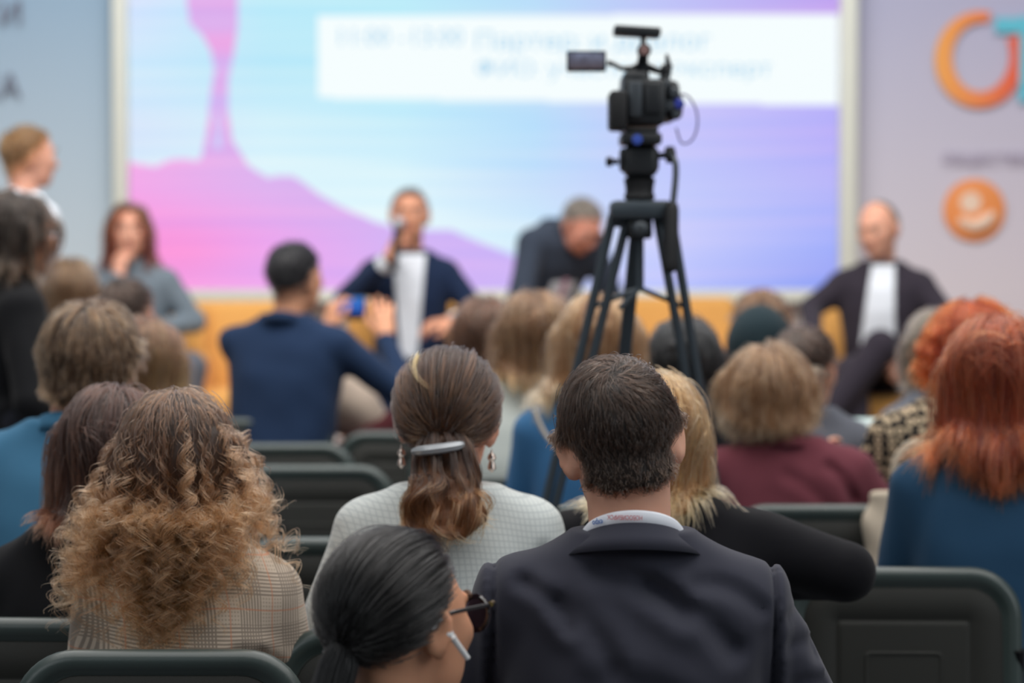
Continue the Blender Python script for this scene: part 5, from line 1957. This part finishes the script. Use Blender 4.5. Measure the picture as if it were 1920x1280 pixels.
def armchair(x, y, yaw, label):
    r_ = empty('armchair', (x, y, SZ), math.radians(yaw))
    tag(r_, label, 'armchair')
    m = MB()
    m.box((0, 0.27, 0.37), (0.46, 0.54, 0.15), 0.05, seg=4)
    m.build('seat', M_must, r_)
    m = MB()
    m.box((0, -0.03, 0.565), (0.58, 0.12, 0.50), 0.05, rot=Matrix.Rotation(math.radians(8), 3, 'X'), seg=4)
    m.build('backrest', M_must, r_)
    for q in (-1, 1):
        m = MB()
        m.box((q * 0.270, 0.25, 0.44), (0.09, 0.56, 0.32), 0.04, seg=4)
        m.build('armrest', M_must, r_)
        for yy in (0.0, 0.48):
            m = MB()
            m.tube([(q * 0.26, yy, 0.30), (q * 0.27, yy + (0.02 if yy else -0.02), 0.0)], [0.020, 0.013], 10)
            m.build('leg', M_oak, r_)
    return r_


def armchair_for(P, label):
    a = P.root.rotation_euler.z
    off = rz2(a) @ np.array([0, -0.22])
    return armchair(P.root.location.x + off[0], P.root.location.y + off[1], math.degrees(a), label)


armchair_for(ps, 'mustard armchair under the man with the microphone')
armchair_for(pw, 'mustard armchair under the woman in the grey blazer')
armchair(pb.root.location.x + 0.10, pb.root.location.y + 0.20, 180, 'mustard armchair under the bending grey haired man')
armchair_for(pr, 'mustard armchair under the bald man')
q_ = at(415, 600, 10.45)
armchair(q_[0], 10.70, 180, 'empty mustard armchair between the grey blazer woman and the navy suited photographer')
q_ = at(1228, 600, 10.9)
armchair(q_[0] + 0.12, 11.35, 180, 'empty mustard armchair right of the bending man, behind the tripod legs')
seat_people([(hero, 'dark folding chair under the man in the charcoal navy suit'), (near, 'dark folding chair under the woman with the earbud'),
             (blb, 'dark folding chair under the blonde woman in black'), (den, 'dark folding chair under the man in blue denim'),
             (blB, 'dark folding chair under the blonde woman in denim'), (blA, 'dark folding chair under the ash blonde woman in pale sage'),
             (orG, 'dark folding chair under the woman with orange curls'), (scE, 'dark folding chair under the person in the teal headscarf'),
             (dkD, 'dark folding chair under the black haired person by the tripod'), (brC, 'dark folding chair under the woman with straight brown hair'),
             (gyH, 'dark folding chair under the person with grey brown hair'), (g1, 'dark folding chair under the man with cropped dark brown hair'),
             (g2, 'dark folding chair under the woman with blonde lengths'), (g3, 'dark folding chair under the woman in the mauve top')])
for P_, m_ in ((pho, M_navy), (hero, None)):
    if m_:
        P_.collar(m_, h=0.034, rx=0.066, ry=0.060, flare=0.020, z=P_.zs + 0.062, span=125, name='suit_collar')

# ------------------------------------------------------------------ video camera on its tripod
YT = 5.20
M_cam = plain('black_camera_shell', (34, 38, 42), 0.42, spec=0.5)
M_cam2 = plain('grey_camera_metal', (78, 84, 90), 0.35, metal=0.4)
M_leg = plain('dark_grey_tripod_tube', (66, 76, 84), 0.4, metal=0.3)
M_knob = plain('black_rubber', (24, 25, 28), 0.6)
Q = lambda px, py, dy=0.0: np.array([at(px, py, YT)[0], YT + dy, at(px, py, YT)[2]])
KT = YT / FPX


def bx(px0, py0, px1, py1, y0, y1, bev=0.006, tilt=0.0):
    a, b = Q(px0, py0), Q(px1, py1)
    m = MB()
    m.box(((a[0] + b[0]) / 2, YT + (y0 + y1) / 2, (a[2] + b[2]) / 2), (abs(b[0] - a[0]), y1 - y0, abs(a[2] - b[2])), bev,
          rot=Matrix.Rotation(math.radians(tilt), 3, 'Y') if tilt else None)
    return m


def cyl(px, py, dy, axis, prof):
    m = MB()
    m.lathe(Q(px, py, dy), axis, prof, 24)
    return m


cr = empty('tripod', tuple(Q(1200, 400)[:2]) + (0,))
tag(cr, 'dark grey video tripod with twin tube legs standing among the audience', 'tripod')
vc = empty('video_camera', tuple(Q(1205, 235)))
tag(vc, 'black professional video camera seen from behind on the tripod head', 'camera')


def under(o, root):
    o.parent = root
    o.matrix_parent_inverse = root.matrix_basis.inverted()
    return o


bpy.context.view_layer.update()
# crown and bowl
m = bx(1143, 376, 1260, 412, -0.055, 0.055, 0.012)
under(m.build('crown', M_leg), cr)
m = bx(1176, 405, 1222, 448, -0.03, 0.03, 0.008)
under(m.build('centre_column', M_cam), cr)
m = cyl(1199, 428, -0.032, (0, -1, 0), [(0, 0.018), (0.010, 0.019), (0.016, 0.014), (0.018, 0.004)])
under(m.build('lock_knob', M_cam2), cr)
m = MB()
m.lathe(Q(1199, 376), (0, 0, 1), [(0, 0.030), (0.008, 0.034), (0.018, 0.030), (0.030, 0.031), (0.046, 0.034), (0.052, 0.026)], 28)
under(m.build('bowl', M_knob), cr)
# fluid head
m = MB()
m.box(Q(1200, 302), (0.070, 0.095, 0.066), 0.012, seg=3)
m.lathe(Q(1200, 336), (0, 0, 1), [(-0.02, 0.028), (0.03, 0.026)], 24)
m.lathe(Q(1200, 290), (0, 0, 1), [(0.0, 0.030), (0.05, 0.030)], 24)
m.lathe(Q(1165, 300), (1, 0, 0), [(-0.004, 0.020), (0.0, 0.026), (0.076, 0.026), (0.080, 0.020)], 24)
under(m.build('fluid_head', M_cam), cr)
m = MB()
m.box(Q(1200, 262), (0.086, 0.15, 0.024), 0.006)
m.box(Q(1201, 246), (0.070, 0.12, 0.012), 0.004)
under(m.build('head_plate', M_cam), cr)
m = cyl(1191, 264, -0.078, (0, -1, 0), [(0, 0.011), (0.004, 0.011), (0.005, 0.007)])
under(m.build('level_bubble', plain('blue_level', (70, 96, 190), 0.2)), cr)
for (px, py, ax, prof) in ((1160, 303, (-1, 0, 0.0), [(0, 0.006), (0.014, 0.006), (0.015, 0.011), (0.026, 0.010), (0.028, 0.004)]),
                           (1236, 292, (1, 0, 0.1), [(0, 0.007), (0.012, 0.007), (0.014, 0.017), (0.026, 0.019), (0.034, 0.016), (0.036, 0.006)])):
    m = cyl(px, py, 0.0, ax, prof)
    under(m.build('lock_knob', M_knob), cr)
m = MB()
m.tube([Q(1250, 292, -0.01), Q(1262, 300, -0.04), Q(1264, 330, -0.05), Q(1258, 385, -0.06)], 0.007, 10)
h_ = under(m.build('pan_handle', M_cam2), cr)
m = MB()
m.tube([Q(1258, 380, -0.06), Q(1256, 395, -0.06), Q(1254, 450, -0.07), Q(1252, 500, -0.075), Q(1252, 508, -0.075)], [0.010, 0.0155, 0.0165, 0.0165, 0.010], 14)
under(m.build('handle_grip', M_knob), cr)


def leg(top_l, top_r, foot, dy):
    """twin upper tubes, a clamp, and the lower tube down to its rubber foot on the floor"""
    a, b = Q(*top_l), Q(*top_r)
    f_ = np.array([Q(foot, 640)[0], YT + dy, 0.0])
    mid = (a + b) / 2 + (f_ - (a + b) / 2) * 0.52
    w = (b - a) * 0.30
    m = MB()
    m.tube([a, mid - w], 0.0105, 10)
    m.tube([b, mid + w], 0.0105, 10)
    c1 = (a + b) / 2 + (mid - (a + b) / 2) * 0.03
    m.tube([a + (mid - a) * 0.02, b + (mid - b) * 0.02], 0.013, 10)
    o = under(m.build('leg', M_leg), cr)
    m = MB()
    m.box(mid, (abs(w[0]) * 2 + 0.035, 0.035, 0.06), 0.008)
    under_c = m.build('leg_clamp', M_knob)
    m2 = MB()
    low = mid + (f_ - mid) * 0.97
    m2.tube([mid, low], 0.0095, 10)
    l2 = m2.build('lower_tube', M_leg)
    m3 = MB()
    m3.tube([low, f_ + np.array([0, 0, 0.012]), f_ + np.array([0, 0, 0.002])], [0.011, 0.018, 0.014], 12)
    ft = m3.build('rubber_foot', M_knob)
    for q in (under_c, l2, ft):
        q.parent = o
        q.matrix_parent_inverse = (cr.matrix_basis @ o.matrix_parent_inverse @ Matrix.Identity(4)).inverted()


leg((1150, 400), (1178, 404), 850, 0.05)
leg((1192, 410), (1201, 410), 1085, 0.34)
leg((1232, 404), (1258, 400), 1480, 0.12)
m = MB()
pA, pB = Q(1175, 520, 0.0), Q(1240, 520, 0.0)
m.tube([Q(1199, 440), Q(1199, 545, 0.0)], 0.010, 10)
for foot in (Q(1112, 575, 0.01), Q(1160, 575, -0.06), Q(1284, 575, 0.03)):
    m.tube([Q(1199, 540), foot], 0.0055, 8)
under(m.build('spreader', M_leg), cr)

# camera body
m = bx(1166, 150, 1246, 236, -0.06, 0.20, 0.012)
m.box(Q(1190, 150, 0.05), (0.052, 0.20, 0.035), 0.012)
under(m.build('camera_body', M_cam), vc)
m = bx(1140, 174, 1172, 246, -0.10, 0.03, 0.008)
under(m.build('battery', M_knob), vc)
m = bx(1176, 156, 1200, 222, -0.072, -0.055, 0.004)
under(m.build('back_panel', M_cam2), vc)
m = bx(1206, 158, 1236, 215, -0.070, -0.055, 0.004)
under(m.build('card_door', M_cam), vc)
m = bx(1240, 150, 1274, 226, -0.02, 0.16, 0.016)
m.lathe(Q(1270, 196, 0.06), (1, 0, 0), [(-0.01, 0.030), (0.006, 0.030), (0.014, 0.022), (0.016, 0.006)], 20)
under(m.build('hand_grip', M_cam), vc)
for (px, py, r_, mt) in ((1246, 160, 0.011, M_cam2), (1262, 176, 0.012, M_cam2), (1254, 200, 0.013, M_cam2), (1236, 200, 0.009, M_cam2), (1266, 216, 0.010, M_cam2),
                         (1271, 196, 0.012, plain('blue_coated_glass', (60, 72, 170), 0.1, spec=0.9))):
    m = cyl(px, py, -0.022, (0, -1, 0), [(0, r_), (0.010, r_), (0.014, r_ * 0.8), (0.015, r_ * 0.3)])
    under(m.build('dial', mt), vc)
m = MB()
m.lathe(Q(1205, 196, 0.20), (0, 1, 0), [(0, 0.040), (0.03, 0.045), (0.10, 0.045), (0.105, 0.052), (0.16, 0.056), (0.165, 0.050)], 28)
under(m.build('lens', M_cam), vc)
# viewfinder, handle and the bar on top
m = MB()
m.tube([Q(1205, 150, 0.02), Q(1205, 118, 0.01), Q(1206, 104, -0.01)], [0.017, 0.012, 0.010], 12)
m.tube([Q(1178, 134, 0.0), Q(1205, 122, 0.02), Q(1238, 134, 0.0), Q(1246, 122, 0.0)], [0.007, 0.009, 0.007, 0.006], 10)
m.tube([Q(1246, 148, 0.02), Q(1254, 126, 0.02), Q(1250, 102, 0.0)], [0.013, 0.008, 0.003], 8)
m.tube([Q(1250, 130, 0.0), Q(1260, 122, 0.0)], [0.007, 0.004], 8)
under(m.build('top_handle', M_cam), vc)
m = cyl(1206, 97, -0.045, (0, 1, 0), [(0, 0.010), (0.004, 0.015), (0.05, 0.013), (0.07, 0.010)])
e_ = under(m.build('viewfinder', M_cam), vc)
m = cyl(1206, 97, -0.043, (0, -1, 0), [(0, 0.011), (0.003, 0.010), (0.0035, 0.004)])
under(m.build('eyepiece', plain('eyepiece_glass', (150, 120, 116), 0.15)), vc)
m = MB()
m.tube([Q(1206, 84, 0.0), Q(1206, 70, 0.0)], 0.006, 8)
m.box(Q(1194, 60, 0.0), (0.100, 0.075, 0.020), 0.005, rot=Matrix.Rotation(math.radians(3.5), 3, 'Y'))
under(m.build('recorder', M_cam), vc)
m = MB()
m.tube([Q(1180, 128, 0.0), Q(1165, 129, -0.01), Q(1150, 122, -0.02), Q(1138, 119, -0.02)], [0.006, 0.005, 0.005, 0.007], 8)
under(m.build('monitor_arm', M_cam), vc)
m = bx(1062, 98, 1135, 136, -0.045, -0.020, 0.003)
mo = under(m.build('monitor', M_cam), vc)
t = NT('monitor_picture')
vec, s_ = t.xyz()
a_, b_ = Q(1066, 132), Q(1131, 102)
f = t.n('MapRange', {'Value': s_.outputs[2], 'From Min': a_[2], 'From Max': b_[2]})
r_ = t.n('ValToRGB', {'Fac': f.outputs[0]})
r_.color_ramp.elements[0].color = lin((96, 82, 82)) + (1,)
r_.color_ramp.elements[1].color = lin((150, 160, 190)) + (1,)
nz = t.n('TexNoise', {'Vector': vec, 'Scale': 60.0})
cc = t.mix(nz.outputs[0], lin((60, 56, 66)), r_.outputs[0])
pm = t.done(t.n('Emission', {'Color': cc, 'Strength': 0.9}).outputs[0])
m = bx(1066, 102, 1131, 132, -0.0475, -0.0445, 0)
o = m.build('monitor_screen', pm, smooth=False)
under(o, vc)
m = MB()
m.tube([Q(1276, 176, 0.0), Q(1292, 182, 0.0), Q(1306, 208, 0.0), Q(1307, 240, 0.0), Q(1296, 264, 0.0), Q(1278, 268, 0.0), Q(1268, 240, 0.0)], 0.0022, 8)
under(m.build('cable', plain('grey_violet_cable', (120, 110, 160), 0.4)), vc)

# ------------------------------------------------------------------ things in hands and on laps
M_phone = plain('phone_case', (30, 32, 40), 0.3)
p = at(655, 577, 8.66)
ph = empty('phone', tuple(p), math.radians(-4))
tag(ph, 'phone with a glowing blue screen held up sideways by the man in the navy suit', 'phone')
m = MB()
m.box((0, 0, -0.0), (0.118, 0.010, 0.085), 0.006)
m.build('phone_body', M_phone, ph)
tx = NT('phone_screen')
vec, s_ = tx.xyz()
f = tx.n('MapRange', {'Value': s_.outputs[2], 'From Min': -0.04, 'From Max': 0.04})
m = MB()
m.box((0, -0.0056, 0.010), (0.106, 0.0012, 0.056), 0)
m.build('phone_screen', tx.done(tx.n('Emission', {'Color': tx.mix(f.outputs[0], lin((40, 60, 170)), lin((70, 140, 230))), 'Strength': 0.8}).outputs[0]), ph, smooth=False)

# microphone in the speaker's hand
hw = ps.root.matrix_basis @ Vector(ps.W['R'] + np.array([-0.03, 0.035, 0.07]))
mc = empty('microphone', tuple(hw))
tag(mc, 'handheld microphone with a silver grille at the seated speaker\'s mouth', 'microphone')
ax = Vector((0.10, 0.15, 1)).normalized()
m = MB()
m.lathe((0, 0, 0), ax, [(-0.12, 0.010), (-0.11, 0.012), (0.05, 0.016), (0.055, 0.019), (0.06, 0.017)], 18)
m.build('handle', M_knob, mc)
m = MB()
m.lathe(ax * 0.058, ax, [(0, 0.018), (0.012, 0.025), (0.028, 0.027), (0.044, 0.020), (0.052, 0.008)], 20)
m.build('grille', plain('silver_grille', (180, 182, 190), 0.35, metal=0.8, bump=0.5, bscale=900), mc)

# bottle held by the bald man
hw = pr.root.matrix_basis @ Vector(pr.W['L'] + np.array([-0.03, 0.09, 0.03]))
bo = empty('water_bottle', tuple(hw))
tag(bo, 'clear plastic water bottle in the hand of the bald man', 'bottle')
M_pet = NT('clear_plastic')
M_pet = M_pet.done(M_pet.n('BsdfPrincipled', {'Base Color': lin((226, 236, 246)), 'Roughness': 0.12, 'Transmission Weight': 0.75, 'IOR': 1.3}).outputs[0])
m = MB()
m.lathe((0, 0, -0.10), (0.1, 0, 1), [(0, 0.030), (0.01, 0.034), (0.06, 0.034), (0.065, 0.032), (0.07, 0.034), (0.13, 0.034), (0.165, 0.014), (0.185, 0.013)], 22)
m.build('bottle_body', M_pet, bo)
m = MB()
m.lathe(Vector((0.0184, 0, 0.084)), (0.1, 0, 1), [(0, 0.016), (0.016, 0.016), (0.018, 0.014)], 18)
m.build('cap', plain('white_cap', (235, 238, 240), 0.4), bo)
m = MB()
m.lathe((0.0055, 0, -0.045), (0.1, 0, 1), [(0, 0.0345), (0.045, 0.0345)], 22)
m.build('label_band', plain('pale_blue_label', (170, 196, 226), 0.4), bo)

# cup in the standing woman's hand
hw = sw.root.matrix_basis @ Vector(sw.W['R'] + np.array([-0.05, 0.10, 0.05]))
cu_ = empty('paper_cup', tuple(hw))
tag(cu_, 'pale turquoise cup held by the standing woman in black', 'cup')
m = MB()
m.lathe((0, 0, -0.05), (0, 0, 1), [(0, 0.026), (0.002, 0.028), (0.09, 0.038), (0.093, 0.040), (0.096, 0.038), (0.092, 0.035), (0.01, 0.026)], 22)
m.build('cup_body', plain('pale_turquoise_card', (176, 214, 214), 0.6), cu_)

# tablet, tote bag, coat
p = at(1618, 812, 6.62)
tb = empty('tablet', tuple(p), math.radians(-6))
tag(tb, 'pale tablet held open beyond the maroon shoulder', 'tablet')
R_ = Matrix.Rotation(math.radians(-52), 3, 'X')
m = MB()
m.box((0, 0, 0), (0.150, 0.008, 0.120), 0.003, rot=R_)
m.build('tablet_body', plain('pale_green_tablet_case', (170, 196, 196), 0.4), tb)
m = MB()
m.box(R_ @ Vector((0, -0.0048, 0)), (0.130, 0.0012, 0.10), 0, rot=R_)
m.build('tablet_screen', plain('tablet_page', (176, 190, 190), 0.4), tb, smooth=False)
p = at(1668, 872, 5.55)
tg = empty('tote_bag', (p[0] + 0.06, p[1], 0.575))
tag(tg, 'beige canvas tote bag on the lap between the maroon blazer and the copper hair', 'bag')
M_canvas = fabric('beige_canvas', (190, 178, 160), weave=300)
f_ = Field((-0.14, -0.09, -0.02), (0.14, 0.09, 0.34), 0.008)
f_.loft([(0.0, 0.105, 0.050, 0, 0), (0.10, 0.115, 0.060, 0, 0), (0.22, 0.112, 0.040, 0, 0), (0.29, 0.108, 0.022, 0, 0)], 0, 3.5)
X_, Y__, Z_ = np.meshgrid(*f_.ax, indexing='ij', sparse=True)
f_.d += (0.004 * np.sin(40 * X_ + 30 * Z_) * np.sin(22 * Z_)).astype(np.float32)
V, F = f_.mesh(1)
link_mesh('bag_body', V, F, M_canvas, tg)
for y_ in (-0.02, 0.02):
    m = MB()
    m.tube([(-0.05, y_, 0.27), (-0.045, y_, 0.36), (0, y_ * 1.4, 0.40), (0.045, y_, 0.36), (0.05, y_, 0.27)], 0.006, 8)
    m.build('bag_handle', M_canvas, tg)
p = at(655, 765, 8.45)
ct = empty('folded_coat', (p[0], 8.50, 0.80))
tag(ct, 'cream folded coat lying on the burgundy trousers of the man filming', 'coat')
f_ = Field((-0.22, -0.20, -0.14), (0.22, 0.20, 0.26), 0.010)
f_.ell((-0.03, 0.02, 0.04), (0.13, 0.12, 0.10), 0.03)
f_.cone((-0.06, 0, 0.10), (0.10, -0.02, -0.02), 0.07, 0.045, 0.05)
f_.cone((-0.02, -0.03, 0.12), (0.05, -0.03, 0.0), 0.05, 0.04, 0.05)
X_, Y__, Z_ = np.meshgrid(*f_.ax, indexing='ij', sparse=True)
f_.d += (0.007 * np.sin(34 * (X_ + Z_)) * np.cos(18 * Y__)).astype(np.float32)
V, F = f_.mesh(1)
link_mesh('coat_cloth', V, F, fabric('cream_coat_cloth', (214, 196, 180)), ct)
